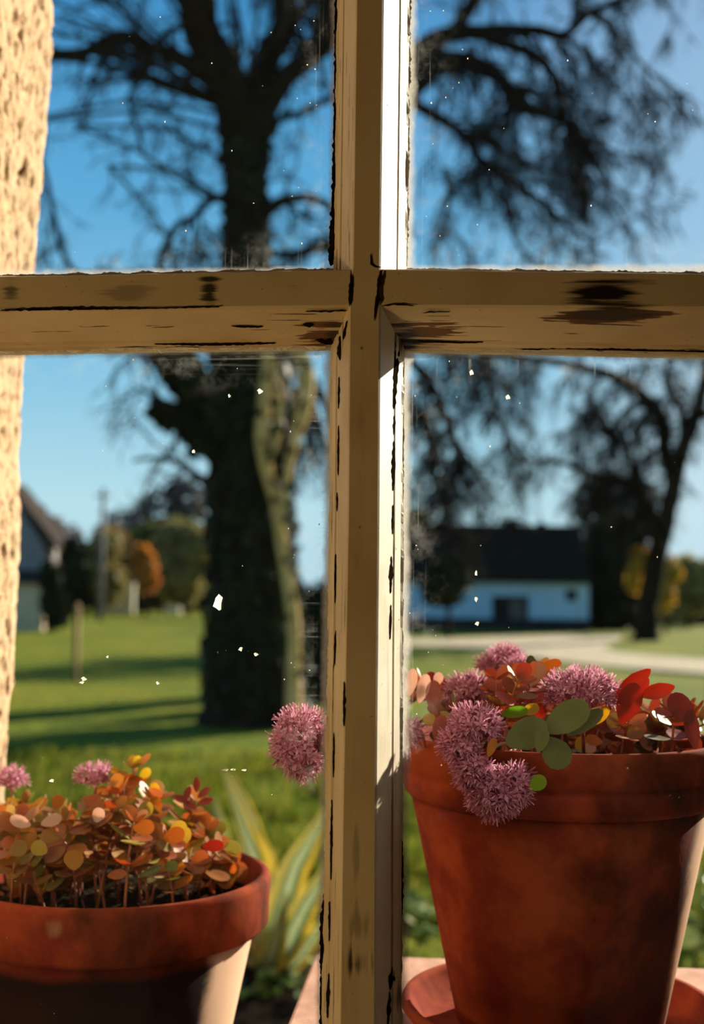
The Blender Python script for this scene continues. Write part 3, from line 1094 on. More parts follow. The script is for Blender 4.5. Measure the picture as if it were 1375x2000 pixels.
STOPS_L = [(0.0, (0.60, 0.28, 0.07)), (0.18, (0.62, 0.22, 0.09)), (0.34, (0.42, 0.27, 0.08)), (0.5, (0.72, 0.40, 0.09)), (0.62, (0.52, 0.20, 0.10)), (0.76, (0.68, 0.44, 0.28)), (0.88, (0.32, 0.34, 0.08)), (1.0, (0.72, 0.54, 0.12))]
STOPS_R = [(0.0, (0.52, 0.08, 0.04)), (0.25, (0.42, 0.14, 0.07)), (0.45, (0.60, 0.22, 0.06)), (0.6, (0.48, 0.24, 0.18)), (0.75, (0.22, 0.22, 0.08)), (0.88, (0.6, 0.35, 0.10)), (1.0, (0.5, 0.06, 0.05))]
MAT = {
    'mix_left': leafy('sedum_leaf_orange', STOPS_L, trans=0.6, vary=0.3),
    'mix_left_mass': leafy('sedum_leaf_orange_mass', STOPS_L, 'island', trans=0.6),
    'mix_right': leafy('sedum_leaf_russet', STOPS_R, trans=0.5, vary=0.3),
    'mix_right_mass': leafy('sedum_leaf_russet_mass', STOPS_R, 'island', trans=0.5),
    'green': leafy('sedum_leaf_green', [(0, (0.12, 0.15, 0.06)), (1, (0.18, 0.21, 0.065))], trans=0.35, vary=0.3),
    'bright': leafy('sedum_leaf_bright_green', [(0, (0.30, 0.48, 0.03)), (1, (0.36, 0.5, 0.04))], trans=0.65),
    'red': leafy('sedum_leaf_red', [(0, (0.55, 0.06, 0.03)), (1, (0.60, 0.10, 0.04))], trans=0.5, vary=0.3),
    'maroon': leafy('sedum_leaf_maroon', [(0, (0.36, 0.08, 0.07)), (1, (0.42, 0.12, 0.09))], trans=0.35),
    'yellow': leafy('sedum_leaf_yellow', [(0, (0.72, 0.48, 0.04)), (1, (0.70, 0.55, 0.08))], trans=0.6),
    'pale': leafy('sedum_leaf_pale_pink', [(0, (0.72, 0.50, 0.40)), (1, (0.78, 0.56, 0.48))], trans=0.55),
    'orange': leafy('sedum_leaf_flame', [(0, (0.62, 0.24, 0.04)), (1, (0.66, 0.32, 0.06))], trans=0.5, vary=0.3),
}
STEM = noisy('sedum_stem', (0.32, 0.10, 0.06), (0.42, 0.18, 0.10), 60, None, 0.6)
STEM_DARK = noisy('sedum_stem_dark', (0.10, 0.05, 0.03), (0.16, 0.08, 0.04), 60, None, 0.7)
PETAL = leafy('sedum_petal', [(0, (0.40, 0.11, 0.19)), (0.5, (0.60, 0.25, 0.36)), (1, (0.74, 0.42, 0.52))], 'island', trans=0.4, rough=0.6)
PETAL_DARK = leafy('sedum_flower_heart', [(0, (0.36, 0.06, 0.12)), (1, (0.5, 0.12, 0.2))], 'island', trans=0.25)
LEAFMESH = {}


def frame_from(xdir, up):
    x = Vector(xdir).normalized()
    z = Vector(up) - x * x.dot(Vector(up))
    z = z.normalized() if z.length > 1e-5 else x.orthogonal().normalized()
    y = z.cross(x)
    return Matrix(((x.x, y.x, z.x, 0), (x.y, y.y, z.y, 0), (x.z, y.z, z.z, 0), (0, 0, 0, 1)))


def put_leaf(root, base, xdir, up, size, kind='mix_left', shape='round', width=1.0, label=None):
    key = (kind, shape)
    if key not in LEAFMESH:
        LEAFMESH[key] = leaf_mesh('leaf', LEAF_ROUND if shape == 'round' else LEAF_POINT, MAT[kind])
    o = bpy.data.objects.new('leaf', LEAFMESH[key])
    COL.objects.link(o)
    o.parent = root
    M = Matrix.Translation(Vector(base) - Vector(root['_o'])) @ frame_from(xdir, up) @ Matrix.Diagonal((size, size * width, size * 0.8, 1))
    o.matrix_basis = M
    o['_o'] = root['_o']
    if label:
        o['label'] = label
    return o


def leaf_into(mb, base, xdir, up, size, shape=None, width=1.0):
    M = Matrix.Translation(Vector(base)) @ frame_from(xdir, up) @ Matrix.Diagonal((size, size * width, size * 0.8, 1))
    vs, fs = shape or LEAF_ROUND
    mb.add([M @ Vector(v) for v in vs], fs)


def face_leaf(root, px, py, d, length_px, width_px, angle, tilt=0.25, spin=0.0, kind='green', shape='round', label=None):
    """a leaf whose blade shows towards the room: centre px,py at depth d, long axis at `angle` degrees in view"""
    ctr = P(px, py, d)
    a = math.radians(angle)
    xdir = RGT * math.cos(a) + UP * math.sin(a) - FWD * math.sin(spin)
    up = -FWD + UP * tilt
    size = length_px / F * d
    base = ctr - xdir.normalized() * size * 0.5
    return put_leaf(root, base, xdir, up, size, kind, shape, width_px / length_px / 0.9, label)


def bez(a, b, c, k=7):
    a, b, c = Vector(a), Vector(b), Vector(c)
    return [a * (1 - t) ** 2 + b * 2 * t * (1 - t) + c * t * t for t in np.linspace(0, 1, k)]


def flower_head(root, ctr, rx, ry, rz, n, up=(0, 0, 1), cover=0.75, seed=0, stem_from=None, floret=0.0052):
    """dome of small starry florets, each with five petals and long stamens"""
    r = random.Random(seed)
    mb = MB()
    upv = Vector(up).normalized()
    M = frame_from(upv.orthogonal(), upv)
    hub = Vector(ctr) - upv * rz * 0.9
    for i in range(n):
        u = 1 - cover * 2 * (i + 0.5) / n
        ph = i * 2.39996 + r.uniform(-.2, .2)
        s = math.sqrt(max(0, 1 - u * u))
        dl = Vector((s * math.cos(ph), s * math.sin(ph), u))
        k = r.uniform(0.82, 1.06)
        p = Vector(ctr) + M @ Vector((dl.x * rx * k, dl.y * ry * k, dl.z * rz * k))
        nrm = (M @ Vector((dl.x / rx, dl.y / ry, dl.z / rz))).normalized()
        nrm = (nrm + Vector((r.uniform(-.3, .3), r.uniform(-.3, .3), r.uniform(-.3, .3)))).normalized()
        mb.tube([hub, p], [0.0006, 0.0004], 3, 1, False)
        t1 = nrm.orthogonal().normalized()
        t1 = Matrix.Rotation(r.uniform(0, 6), 3, nrm) @ t1
        t2 = nrm.cross(t1)
        L = floret * r.uniform(0.85, 1.2)
        for q in range(5):
            a = 2 * math.pi * q / 5
            d1 = (t1 * math.cos(a) + t2 * math.sin(a))
            sd = nrm.cross(d1)
            b0, tip = p, p + d1 * L + nrm * L * 0.35
            md = p + d1 * L * 0.45 + nrm * L * 0.12
            mb.add([b0, md + sd * L * 0.26, tip, md - sd * L * 0.26], [(0, 1, 2, 3)], 0)
            a += math.pi / 5
            d2 = (t1 * math.cos(a) + t2 * math.sin(a))
            st = p + nrm * L * 1.15 + d2 * L * 0.5
            sd2 = nrm.cross(d2) * L * 0.045
            mb.add([p - sd2, p + sd2, st + sd2 * 1.4, st - sd2 * 1.4], [(0, 1, 2, 3)], 0)
        for q in range(3):
            a = 2 * math.pi * q / 3
            tip = p + nrm * L * 0.55 + (t1 * math.cos(a) + t2 * math.sin(a)) * L * 0.16
            mb.add([p + t1 * L * .12, p - t1 * L * .12, tip], [(0, 1, 2)], 1)
    o = obj('flower_head', mb, [PETAL, PETAL_DARK], root)
    if stem_from is not None:
        sm = MB()
        sm.tube(bez(stem_from, (Vector(stem_from) + hub) / 2 + Vector((0, 0, 0.02)), hub + upv * rz * 0.3), 0.0013, 6)
        obj('stem', sm, STEM, root, True)
    return o


def shoot(root, base, tip, nodes, size, out, rnd, mids=0.018, mat=None, r=0.0012):
    """a stem with whorls of three round leaves; the leaf placements are appended to `out`"""
    base, tip = Vector(base), Vector(tip)
    mid = base.lerp(tip, 0.55) + Vector((rnd.uniform(-.006, .006), rnd.uniform(-.006, .006), mids))
    pts = bez(base, mid, tip, 8)
    sm = MB()
    sm.tube(pts, [r * (1 - 0.4 * i / 7) for i in range(8)], 5)
    obj('stem', sm, mat or STEM, root, True)
    for q in range(nodes):
        t = 0.15 + 0.85 * (q + 1) / nodes
        i = min(6, int(t * 7))
        p = pts[i].lerp(pts[i + 1], t * 7 - i) if i < 7 else pts[7]
        tg = (pts[min(7, i + 1)] - pts[i]).normalized()
        u = tg.orthogonal().normalized()
        v = tg.cross(u)
        ph0 = rnd.uniform(0, 6.3)
        top = q == nodes - 1
        for w in range(3 if not top else 4):
            a = ph0 + w * 2 * math.pi / (3 if not top else 4)
            dr = u * math.cos(a) + v * math.sin(a)
            lift = rnd.uniform(0.15, 0.7) if not top else rnd.uniform(0.7, 1.3)
            xd = (dr + tg * lift + Vector((0, 0, rnd.uniform(-.25, .15)))).normalized()
            s = size * rnd.uniform(0.7, 1.15) * (0.72 if top else 1.0)
            out.append((p + dr * r, xd, (tg + Vector((rnd.uniform(-.3, .3), rnd.uniform(-.3, .3), 0.2))), s))


# ---- left plant
rl = random.Random(21)
plant_l = thing('sedum_plant', 'orange and yellow coin leaved stonecrop filling the wide left pot', 'plant', (LC.x, LC.y, SOIL_L), 'stonecrop plants')
placed = []


def in_pot(c, r, zs):
    a, q = rl.uniform(0, 6.283), math.sqrt(rl.random()) * r
    return Vector((c.x + q * math.cos(a), c.y + q * math.sin(a), zs))


top_l = [(-120, 1540), (0, 1545), (60, 1560), (110, 1570), (180, 1535), (240, 1500), (275, 1505), (330, 1560), (390, 1550), (420, 1620), (450, 1660)]
for i in range(54):
    b0 = in_pot(LC, 0.105, SOIL_L + 0.002)
    d = depth_of(b0)
    bx = 688 + (b0 - EYE).dot(RGT) / d * F
    px = min(438, bx + rl.uniform(-35, 35))
    lo = lerp_path(top_l, px)
    py = lo + 25 + rl.random() ** 1.3 * 150
    if px > 390:
        py = max(py, 1560)
    dd = min(1.19, max(0.90, d + rl.uniform(-.02, .02)))
    if dd < 0.97:
        py = max(py, 1605)
    shoot(plant_l, b0, P(px, py, dd), rl.choice((3, 4, 4)), 0.0205, placed, rl)
# a few recognisable sprays
for px, py, dd in ((262, 1500, 1.04), (240, 1530, 1.02), (300, 1560, 1.0), (385, 1565, 1.05), (372, 1590, 1.04), (50, 1570, 1.08), (85, 1580, 1.07), (10, 1590, 1.05), (130, 1600, 1.02), (440, 1660, 1.03), (180, 1590, 0.98), (330, 1640, 0.97), (120, 1640, 0.96), (30, 1660, 0.95)):
    tip = P(px, py, dd)
    shoot(plant_l, (LC.x + (tip.x - LC.x) * 0.7, LC.y + (tip.y - LC.y) * 0.7, SOIL_L + 0.003), tip, 4, 0.021, placed, rl)
placed.sort(key=lambda q: depth_of(q[0]) - 0.3 * q[0].z - q[3])
for q in placed[:84]:
    put_leaf(plant_l, *q, kind='mix_left')
mass = MB()
for q in placed[84:]:
    leaf_into(mass, *q)
# low green seedlings and dead bits over the soil
for i in range(60):
    p = in_pot(LC, 0.115, SOIL_L + 0.004)
    leaf_into(mass, p, (rl.uniform(-1, 1), rl.uniform(-1, 1), 0.3), (0, 0, 1), rl.uniform(0.005, 0.009))
fo = obj('foliage', mass, MAT['mix_left_mass'], plant_l, True)
fo['kind'] = 'stuff'
face_leaf(plant_l, 192, 1592, 0.955, 30, 28, 70, kind='pale', label='pale pink leaf')
face_leaf(plant_l, 40, 1605, 0.95, 44, 26, 160, kind='pale', label='pale pink leaf')
face_leaf(plant_l, 100, 1603, 0.96, 44, 26, 20, kind='pale', label='pale pink leaf')
face_leaf(plant_l, 258, 1524, 1.02, 56, 26, 175, kind='orange', label='bright orange leaf')
face_leaf(plant_l, 112, 1566, 1.0, 30, 28, 60, kind='orange')
face_leaf(plant_l, 305, 1572, 0.99, 36, 26, 110, kind='orange')
face_leaf(plant_l, 302, 1545, 1.0, 34, 24, 95, kind='yellow')
face_leaf(plant_l, 228, 1512, 1.03, 34, 22, 130, kind='yellow')
face_leaf(plant_l, 283, 1511, 1.03, 28, 22, 40, kind='yellow')
face_leaf(plant_l, 268, 1489, 1.04, 28, 20, 75, kind='yellow')
face_leaf(plant_l, 340, 1632, 0.955, 44, 36, 20, kind='orange')
face_leaf(plant_l, 281, 1616, 0.95, 42, 34, 5, kind='orange')
face_leaf(plant_l, 416, 1652, 0.97, 42, 26, 5, kind='red')
face_leaf(plant_l, 35, 1658, 0.93, 38, 36, 30, kind='mix_left')
face_leaf(plant_l, 77, 1657, 0.93, 34, 34, 150, kind='mix_left')
face_leaf(plant_l, 144, 1680, 0.93, 40, 44, 90, kind='mix_left')
face_leaf(plant_l, 228, 1708, 0.935, 38, 22, 10, kind='mix_left')
face_leaf(plant_l, 334, 1692, 0.935, 28, 24, 10, kind='green')
face_leaf(plant_l, 293, 1702, 0.93, 55, 16, 25, kind='green')
for px, py, aa in ((366, 1550, 70), (398, 1548, 40), (352, 1560, 160), (384, 1532, 90), (402, 1565, 15), (370, 1572, 150)):
    face_leaf(plant_l, px, py, 1.03, 32, 17, aa, kind='maroon', shape='point')
flower_head(plant_l, P(188, 1516, 1.03), 0.014, 0.014, 0.008, 36, seed=3, stem_from=P(180, 1640, 1.03))
flower_head(plant_l, P(20, 1522, 1.10), 0.013, 0.013, 0.009, 30, seed=4, stem_from=P(30, 1640, 1.08))

# ---- right plant
rr_ = random.Random(5)
plant_r = thing('sedum_plant', 'flowering stonecrop in the taller right pot, pink heads and red and green leaves', 'plant', (RC.x, RC.y, SOIL_R), 'stonecrop plants')
placed = []
rl = rr_
top_r = [(720, 1320), (790, 1330), (840, 1330), (900, 1340), (980, 1300), (1060, 1310), (1150, 1340), (1250, 1350), (1330, 1370), (1420, 1400)]
for i in range(46):
    b0 = in_pot(RC, 0.098, SOIL_R + 0.002)
    d = depth_of(b0)
    bx = 688 + (b0 - EYE).dot(RGT) / d * F
    px = bx + rl.uniform(-40, 40)
    py = lerp_path(top_r, px) + 15 + rl.random() * 100
    shoot(plant_r, b0, P(px, py, min(1.05, max(0.86, d + rl.uniform(-.02, .02)))), rl.choice((3, 4)), 0.0185, placed, rl)
for px, py, dd in ((795, 1340, 0.98), (825, 1345, 0.97), (870, 1350, 0.97), (1060, 1310, 0.97), (1030, 1330, 0.95), (1340, 1390, 0.95), (1365, 1400, 0.93), (1300, 1400, 0.97), (860, 1400, 0.9)):
    tip = P(px, py, dd)
    shoot(plant_r, (RC.x + (tip.x - RC.x) * 0.6, RC.y + (tip.y - RC.y) * 0.6, SOIL_R + 0.003), tip, 3, 0.02, placed, rl)
placed.sort(key=lambda q: depth_of(q[0]) - q[3])
for q in placed[:62]:
    put_leaf(plant_r, *q, kind='mix_right')
mass = MB()
for q in placed[62:]:
    leaf_into(mass, *q)
fo = obj('foliage', mass, MAT['mix_right_mass'], plant_r, True)
fo['kind'] = 'stuff'
# leaves one can pick out
face_leaf(plant_r, 1106, 1402, 0.825, 102, 66, 32, 0.3, kind='green', label='large grey green leaf')
face_leaf(plant_r, 1028, 1434, 0.822, 90, 70, 25, 0.1, kind='green', label='large grey green leaf')
face_leaf(plant_r, 1058, 1446, 0.815, 50, 30, 75, 0.1, kind='green')
face_leaf(plant_r, 1086, 1470, 0.818, 70, 64, -60, -0.2, kind='green', label='large grey green leaf')
face_leaf(plant_r, 1142, 1412, 0.832, 86, 36, 35, 0.3, kind='green')
face_leaf(plant_r, 1174, 1398, 0.855, 46, 24, 50, 0.3, kind='yellow')
face_leaf(plant_r, 1050, 1530, 0.814, 38, 34, 40, 0.1, kind='bright', label='bright green leaf lit from behind')
face_leaf(plant_r, 1005, 1391, 0.86, 54, 26, 8, 0.4, kind='bright', label='yellow green leaf')
face_leaf(plant_r, 1036, 1386, 0.866, 36, 26, 20, 0.4, kind='yellow')
face_leaf(plant_r, 1052, 1392, 0.875, 44, 30, 60, 0.2, kind='red')
face_leaf(plant_r, 1236, 1336, 0.862, 92, 40, 40, 0.2, kind='red', shape='point', label='upright red leaf')
face_leaf(plant_r, 1228, 1374, 0.852, 86, 54, 70, 0.1, kind='red', label='upright red leaf')
face_leaf(plant_r, 1284, 1350, 0.862, 72, 36, 15, 0.2, kind='red', shape='point', label='upright red leaf')
face_leaf(plant_r, 1255, 1345, 0.876, 48, 24, 60, 0.2, kind='red', shape='point')
face_leaf(plant_r, 1332, 1384, 0.862, 72, 52, 130, 0.2, kind='maroon', label='dull maroon leaf')
face_leaf(plant_r, 1352, 1425, 0.862, 80, 34, 100, 0.1, kind='maroon', label='dull maroon leaf')
face_leaf(plant_r, 803, 1333, 0.93, 56, 26, 80, 0.1, kind='pale')
face_leaf(plant_r, 826, 1345, 0.92, 60, 28, 75, 0.1, kind='pale')
face_leaf(plant_r, 856, 1326, 0.94, 26, 22, 80, 0.1, kind='pale')
face_leaf(plant_r, 846, 1358, 0.92, 60, 34, 85, 0.1, kind='maroon')
face_leaf(plant_r, 885, 1355, 0.93, 70, 34, 70, 0.1, kind='maroon')
face_leaf(plant_r, 838, 1405, 0.885, 24, 28, 90, 0.1, kind='yellow')
face_leaf(plant_r, 868, 1436, 0.862, 80, 50, 100, 0.0, kind='maroon')
face_leaf(plant_r, 972, 1372, 0.89, 60, 22, 65, 0.1, kind='red')
face_leaf(plant_r, 1040, 1360, 0.89, 60, 30, 10, 0.1, kind='maroon')
face_leaf(plant_r, 1075, 1300, 0.95, 46, 26, 20, 0.2, kind='orange')
face_leaf(plant_r, 1038, 1305, 0.94, 52, 26, 95, 0.2, kind='green')
face_leaf(plant_r, 960, 1460, 0.815, 40, 20, 70, 0.2, kind='orange')
for px, py in ((1135, 1452), (1160, 1446), (1188, 1458), (1215, 1440), (1240, 1462), (1262, 1452), (1150, 1462), (1205, 1464), (1278, 1462), (1180, 1420), (1262, 1380)):
    face_leaf(plant_r, px, py, 0.90 + rl.uniform(0, 0.08), rl.uniform(26, 42), rl.uniform(18, 30), rl.uniform(0, 180), 0.9, kind=rl.choice(('pale', 'yellow', 'pale', 'orange')))
# flower heads
def head(px, py, d, rx, rz, n, seed, stem_px, up=(0, 0, 1), cover=0.7, ry=None):
    s = d / F
    st = P(*stem_px)
    flower_head(plant_r, P(px, py, d), rx * s, (ry or rx) * s, rz * s, n, up, cover, seed, st)


head(1135, 1352, 0.872, 66, 40, 120, 11, (1140, 1470, 0.90))
head(928, 1418, 0.835, 46, 34, 80, 12, (1000, 1470, 0.86), cover=0.8)
head(905, 1455, 0.832, 36, 42, 60, 13, (1010, 1470, 0.86), up=(-0.8, -0.4, 0.3), cover=0.6)
head(925, 1500, 0.829, 38, 34, 66, 14, (1010, 1470, 0.86), up=(-0.7, -0.6, -0.2), cover=0.65)
head(962, 1545, 0.828, 50, 40, 100, 15, (1010, 1475, 0.86), up=(-0.4, -0.75, -0.5), cover=0.75)
head(1000, 1530, 0.828, 34, 40, 60, 16, (1020, 1475, 0.86), up=(0.4, -0.75, -0.4), cover=0.7)
head(915, 1352, 0.93, 40, 30, 60, 17, (930, 1460, 0.93))
head(988, 1283, 0.99, 26, 16, 40, 18, (985, 1440, 0.97))
head(1012, 1312, 0.96, 26, 24, 45, 19, (1000, 1440, 0.96))
head(955, 1300, 0.97, 18, 14, 30, 20, (960, 1440, 0.96))
head(995, 1345, 0.94, 28, 22, 40, 21, (1000, 1450, 0.94))
head(802, 1435, 0.875, 22, 30, 30, 22, (830, 1460, 0.89), up=(-.3, -.5, .5))
head(596, 1452, 0.852, 62, 70, 150, 23, (800, 1452, 0.885), up=(-0.5, -0.5, 0.5), cover=0.85, ry=46)


# ------------------------------------------------------------------ VARIEGATED PLANT, WEEDS
AGM = nodes_of('striped_blade')
m, n, l, b = AGM
at = n.new('ShaderNodeAttribute')
at.attribute_name = 'across'
r_ = ramp(n, [(0.0, (0.74, 0.66, 0.30)), (0.16, (0.74, 0.62, 0.22)), (0.22, (0.12, 0.20, 0.09)), (0.34, (0.46, 0.52, 0.36)), (0.56, (0.58, 0.62, 0.46)), (0.66, (0.09, 0.17, 0.07)), (0.78, (0.12, 0.20, 0.08)), (0.82, (0.78, 0.62, 0.16)), (1.0, (0.76, 0.60, 0.14))])
l.new(at.outputs['Fac'], r_.inputs[0])
l.new(r_.outputs[0], b.inputs['Base Color'])
b.inputs['Roughness'].default_value = 0.4
t = n.new('ShaderNodeBsdfTranslucent')
l.new(r_.outputs[0], t.inputs['Color'])
mx = n.new('ShaderNodeMixShader')
mx.inputs[0].default_value = 0.55
l.new(b.outputs[0], mx.inputs[1])
l.new(t.outputs[0], mx.inputs[2])
l.new(mx.outputs[0], n['Material Output'].inputs['Surface'])
AGM = m
ag_base = on_z(505, 1905, 0.05)
DA = depth_of(ag_base)
agave = thing('variegated_agave', 'green sword leaved plant with yellow margins growing behind the pots', 'plant', (ag_base.x, ag_base.y, 0.0))


def blade(pts_px, w_px, d0, d1, face):
    pts = [P(x, y, d0 + (d1 - d0) * i / (len(pts_px) - 1)) for i, (x, y) in enumerate(pts_px)]
    # resample
    path = []
    for i in range(len(pts) - 1):
        for q in range(5):
            path.append(pts[i].lerp(pts[i + 1], q / 5))
    path.append(pts[-1])
    k = len(path)
    vs, fs, ac = [], [], []
    for i, p in enumerate(path):
        t = i / (k - 1)
        tg = (path[min(k - 1, i + 1)] - path[max(0, i - 1)]).normalized()
        wd = w_px / F * DA * (0.55 + 0.45 * math.sin(math.pi * min(1, t * 1.25 + 0.15))) * (1 - max(0, t - 0.55) / 0.45) ** 0.7 * 0.5 + 0.003
        fv = Vector(face)
        side = tg.cross(fv).normalized()
        nn = side.cross(tg).normalized()
        for q, s_ in enumerate((-1, -.5, 0, .5, 1)):
            vs.append(p + side * wd * s_ + nn * (abs(s_) * 0.35 * wd))
            ac.append((s_ + 1) / 2)
        for q, s_ in enumerate((1, 0, -1)):
            vs.append(p + side * wd * s_ * 0.95 + nn * (abs(s_) * 0.35 * wd) - nn * 0.012 * (1 - abs(s_) * .8))
            ac.append((s_ + 1) / 2)
    for i in range(k - 1):
        for q in range(8):
            a, b_ = i * 8 + q, i * 8 + (q + 1) % 8
            fs.append((a, b_, b_ + 8, a + 8))
    mb = MB()
    mb.add(vs, fs)
    o = obj('leaf', mb, AGM, agave, True)
    o.data.attributes.new('across', 'FLOAT', 'POINT').data.foreach_set('value', ac)


vf = -FWD
blade([(500, 1890), (488, 1780), (500, 1680), (470, 1590), (436, 1502)], 64, DA, DA - .1, vf)
blade([(505, 1895), (520, 1800), (512, 1690), (492, 1600), (452, 1512)], 60, DA, DA + .25, vf + RGT * .4)
blade([(505, 1900), (545, 1800), (580, 1690), (640, 1590), (665, 1560)], 60, DA, DA - .3, vf - RGT * .3)
blade([(510, 1903), (560, 1850), (600, 1770), (650, 1690), (690, 1650)], 56, DA, DA - .5, vf + UP * .5)
blade([(500, 1890), (508, 1800), (532, 1740), (562, 1690)], 92, DA, DA + .1, vf)
blade([(500, 1900), (440, 1800), (400, 1720), (380, 1690)], 52, DA, DA - .2, vf)
blade([(512, 1905), (580, 1880), (640, 1800), (690, 1760)], 40, DA, DA - .2, vf + UP)
blade([(500, 1895), (455, 1760), (440, 1640), (420, 1560)], 44, DA, DA + .3, vf)
blade([(505, 1900), (530, 1870), (550, 1800), (560, 1740)], 48, DA, DA - .5, vf)

WEED = leafy('weed_leaf', [(0, (0.10, 0.20, 0.03)), (0.6, (0.2, 0.3, 0.05)), (1, (0.45, 0.45, 0.12))], 'island', 0.4)


def weed(px, py, n, s, label, seed):
    r = random.Random(seed)
    p0 = on_z(px, py, 0.0)
    t = thing('weed', label, 'weed', p0, 'weeds behind the pots')
    mb = MB()
    st = MB()
    for i in range(n):
        a = r.uniform(0, 6.28)
        h = r.uniform(0.3, 1.0) * s
        tip = p0 + Vector((math.cos(a) * s * r.uniform(.2, .8), math.sin(a) * s * r.uniform(.2, .8), h))
        st.tube(bez(p0, p0 + Vector((0, 0, h * .7)), tip, 5), 0.004, 4)
        for q in range(4):
            leaf_into(mb, p0.lerp(tip, .5 + .16 * q) + Vector((0, 0, 0.01)), (r.uniform(-1, 1), r.uniform(-1, 1), r.uniform(-.2, .5)), (r.uniform(-.5, .5), r.uniform(-.5, .5), 1), s * r.uniform(.18, .34))
    obj('foliage', mb, WEED, t, True)
    obj('stem', st, WEED, t, True)


weed(478, 1990, 9, 0.18, 'small pale leaved weed in front of the yellow edged plant', 1)
weed(592, 1975, 8, 0.2, 'leafy green weed beside the foot of the yellow edged plant', 2)
weed(815, 1855, 14, 0.3, 'leafy weed seen between the glazing bar and the taller pot', 3)
weed(1375, 1850, 14, 0.34, 'leafy weed growing to the right of the taller pot', 4)


# ------------------------------------------------------------------ TREES
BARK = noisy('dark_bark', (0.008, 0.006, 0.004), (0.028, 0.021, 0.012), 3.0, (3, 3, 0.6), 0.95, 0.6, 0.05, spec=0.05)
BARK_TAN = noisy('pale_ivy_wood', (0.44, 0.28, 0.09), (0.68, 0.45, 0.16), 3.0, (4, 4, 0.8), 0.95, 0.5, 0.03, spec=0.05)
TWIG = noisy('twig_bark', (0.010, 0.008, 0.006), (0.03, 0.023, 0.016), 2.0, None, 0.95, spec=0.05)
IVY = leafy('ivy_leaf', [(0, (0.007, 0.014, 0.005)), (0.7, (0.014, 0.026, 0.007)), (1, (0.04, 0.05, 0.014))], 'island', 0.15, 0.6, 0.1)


def traced(path, d0, d1=None, wob=0.0, seed=0):
    """picture trace (x, y, width) -> points and radii, running from depth d0 to d1"""
    d1 = d0 if d1 is None else d1
    k = len(path)
    pts, rad = [], []
    for i, (x, y, w) in enumerate(path):
        t = i / max(1, k - 1)
        d = d0 + (d1 - d0) * t + wob * noise.noise(Vector((t * 2.5, seed, 1.3)))
        pts.append(P(x, y, d))
        rad.append(w / 2 / F * d)
    return pts, rad


def refine(pts, rad, sub=4, rough=0.0, seed=0):
    """Catmull-Rom through the points, with a knobbly wobble"""
    P_ = [Vector(p) for p in pts]
    n_ = len(P_)
    op, orr = [], []
    for i in range(n_ - 1):
        p0, p1, p2, p3 = P_[max(0, i - 1)], P_[i], P_[i + 1], P_[min(n_ - 1, i + 2)]
        for q in range(sub):
            t = q / sub
            v = 0.5 * ((2 * p1) + (p2 - p0) * t + (2 * p0 - 5 * p1 + 4 * p2 - p3) * t * t + (3 * p1 - p0 - 3 * p2 + p3) * t ** 3)
            r = rad[i] + (rad[i + 1] - rad[i]) * t
            j = rough * r
            v = v + Vector((noise.noise(v * 1.7 + Vector((seed, 0, 0))), noise.noise(v * 1.7 + Vector((0, seed, 9))), noise.noise(v * 1.7 + Vector((5, 0, seed))))) * j
            op.append(v)
            orr.append(r * (1 + 0.12 * noise.noise(v * 3.0)))
    op.append(P_[-1])
    orr.append(rad[-1])
    return op, orr


def grow(mb, pts, rad, rnd, per_m, length, level=2, droop=0.2, spread=1.0, rscale=0.35, minr=0.006, start=0.2, sides=4):
    """side twigs along a limb, branching again"""
    L = sum((pts[i + 1] - pts[i]).length for i in range(len(pts) - 1))
    n_ = int(L * per_m + rnd.random())
    for _ in range(n_):
        t = start + (1 - start) * rnd.random()
        f = t * (len(pts) - 1)
        i = min(len(pts) - 2, int(f))
        p = pts[i].lerp(pts[i + 1], f - i)
        tg = (pts[i + 1] - pts[i]).normalized()
        r0 = max(minr, min(rad[i] * rscale, length * 0.03))
        side = Vector((rnd.gauss(0, 1), rnd.gauss(0, 1), rnd.gauss(0, 1)))
        side -= tg * side.dot(tg)
        side.normalize()
        d = (tg * rnd.uniform(0.3, 1.0) + side * spread * rnd.uniform(0.5, 1.0)).normalized()
        ln = length * rnd.uniform(0.45, 1.15)
        k = 6 if level else 5
        q = [p]
        for s_ in range(k):
            d = (d + Vector((rnd.gauss(0, .22), rnd.gauss(0, .22), rnd.gauss(0, .2) - droop * 0.25))).normalized()
            q.append(q[-1] + d * ln / k)
        rr = [r0 * (1 - 0.75 * s_ / k) + minr * 0.3 for s_ in range(k + 1)]
        mb.tube(q, rr, sides, 0, False)
        if level > 0:
            grow(mb, q, rr, rnd, per_m * 1.5, length * 0.5, level - 1, droop, spread, 0.6, minr * 0.8, 0.15, 3)


def ivy_on(mb, pts, rad, rnd, n_, size, bulge=1.1):
    for _ in range(n_):
        f = rnd.random() * (len(pts) - 1)
        i = min(len(pts) - 2, int(f))
        p = pts[i].lerp(pts[i + 1], f - i)
        r = rad[i] + (rad[i + 1] - rad[i]) * (f - i)
        tg = (pts[i + 1] - pts[i]).normalized()
        u = tg.orthogonal().normalized()
        a = rnd.uniform(0, 6.283)
        dr = Matrix.Rotation(a, 3, tg) @ u
        c = p + dr * r * rnd.uniform(0.98, bulge)
        s = size * rnd.uniform(0.6, 1.3)
        nn = (dr + Vector((rnd.gauss(0, .4), rnd.gauss(0, .4), rnd.gauss(0, .4)))).normalized()
        t1 = nn.orthogonal().normalized() * s
        t2 = nn.cross(t1)
        mb.add([c - t1 - t2, c + t1 - t2 * .6, c + t1 * .8 + t2, c - t1 * .7 + t2 * .8], [(0, 1, 2, 3)])


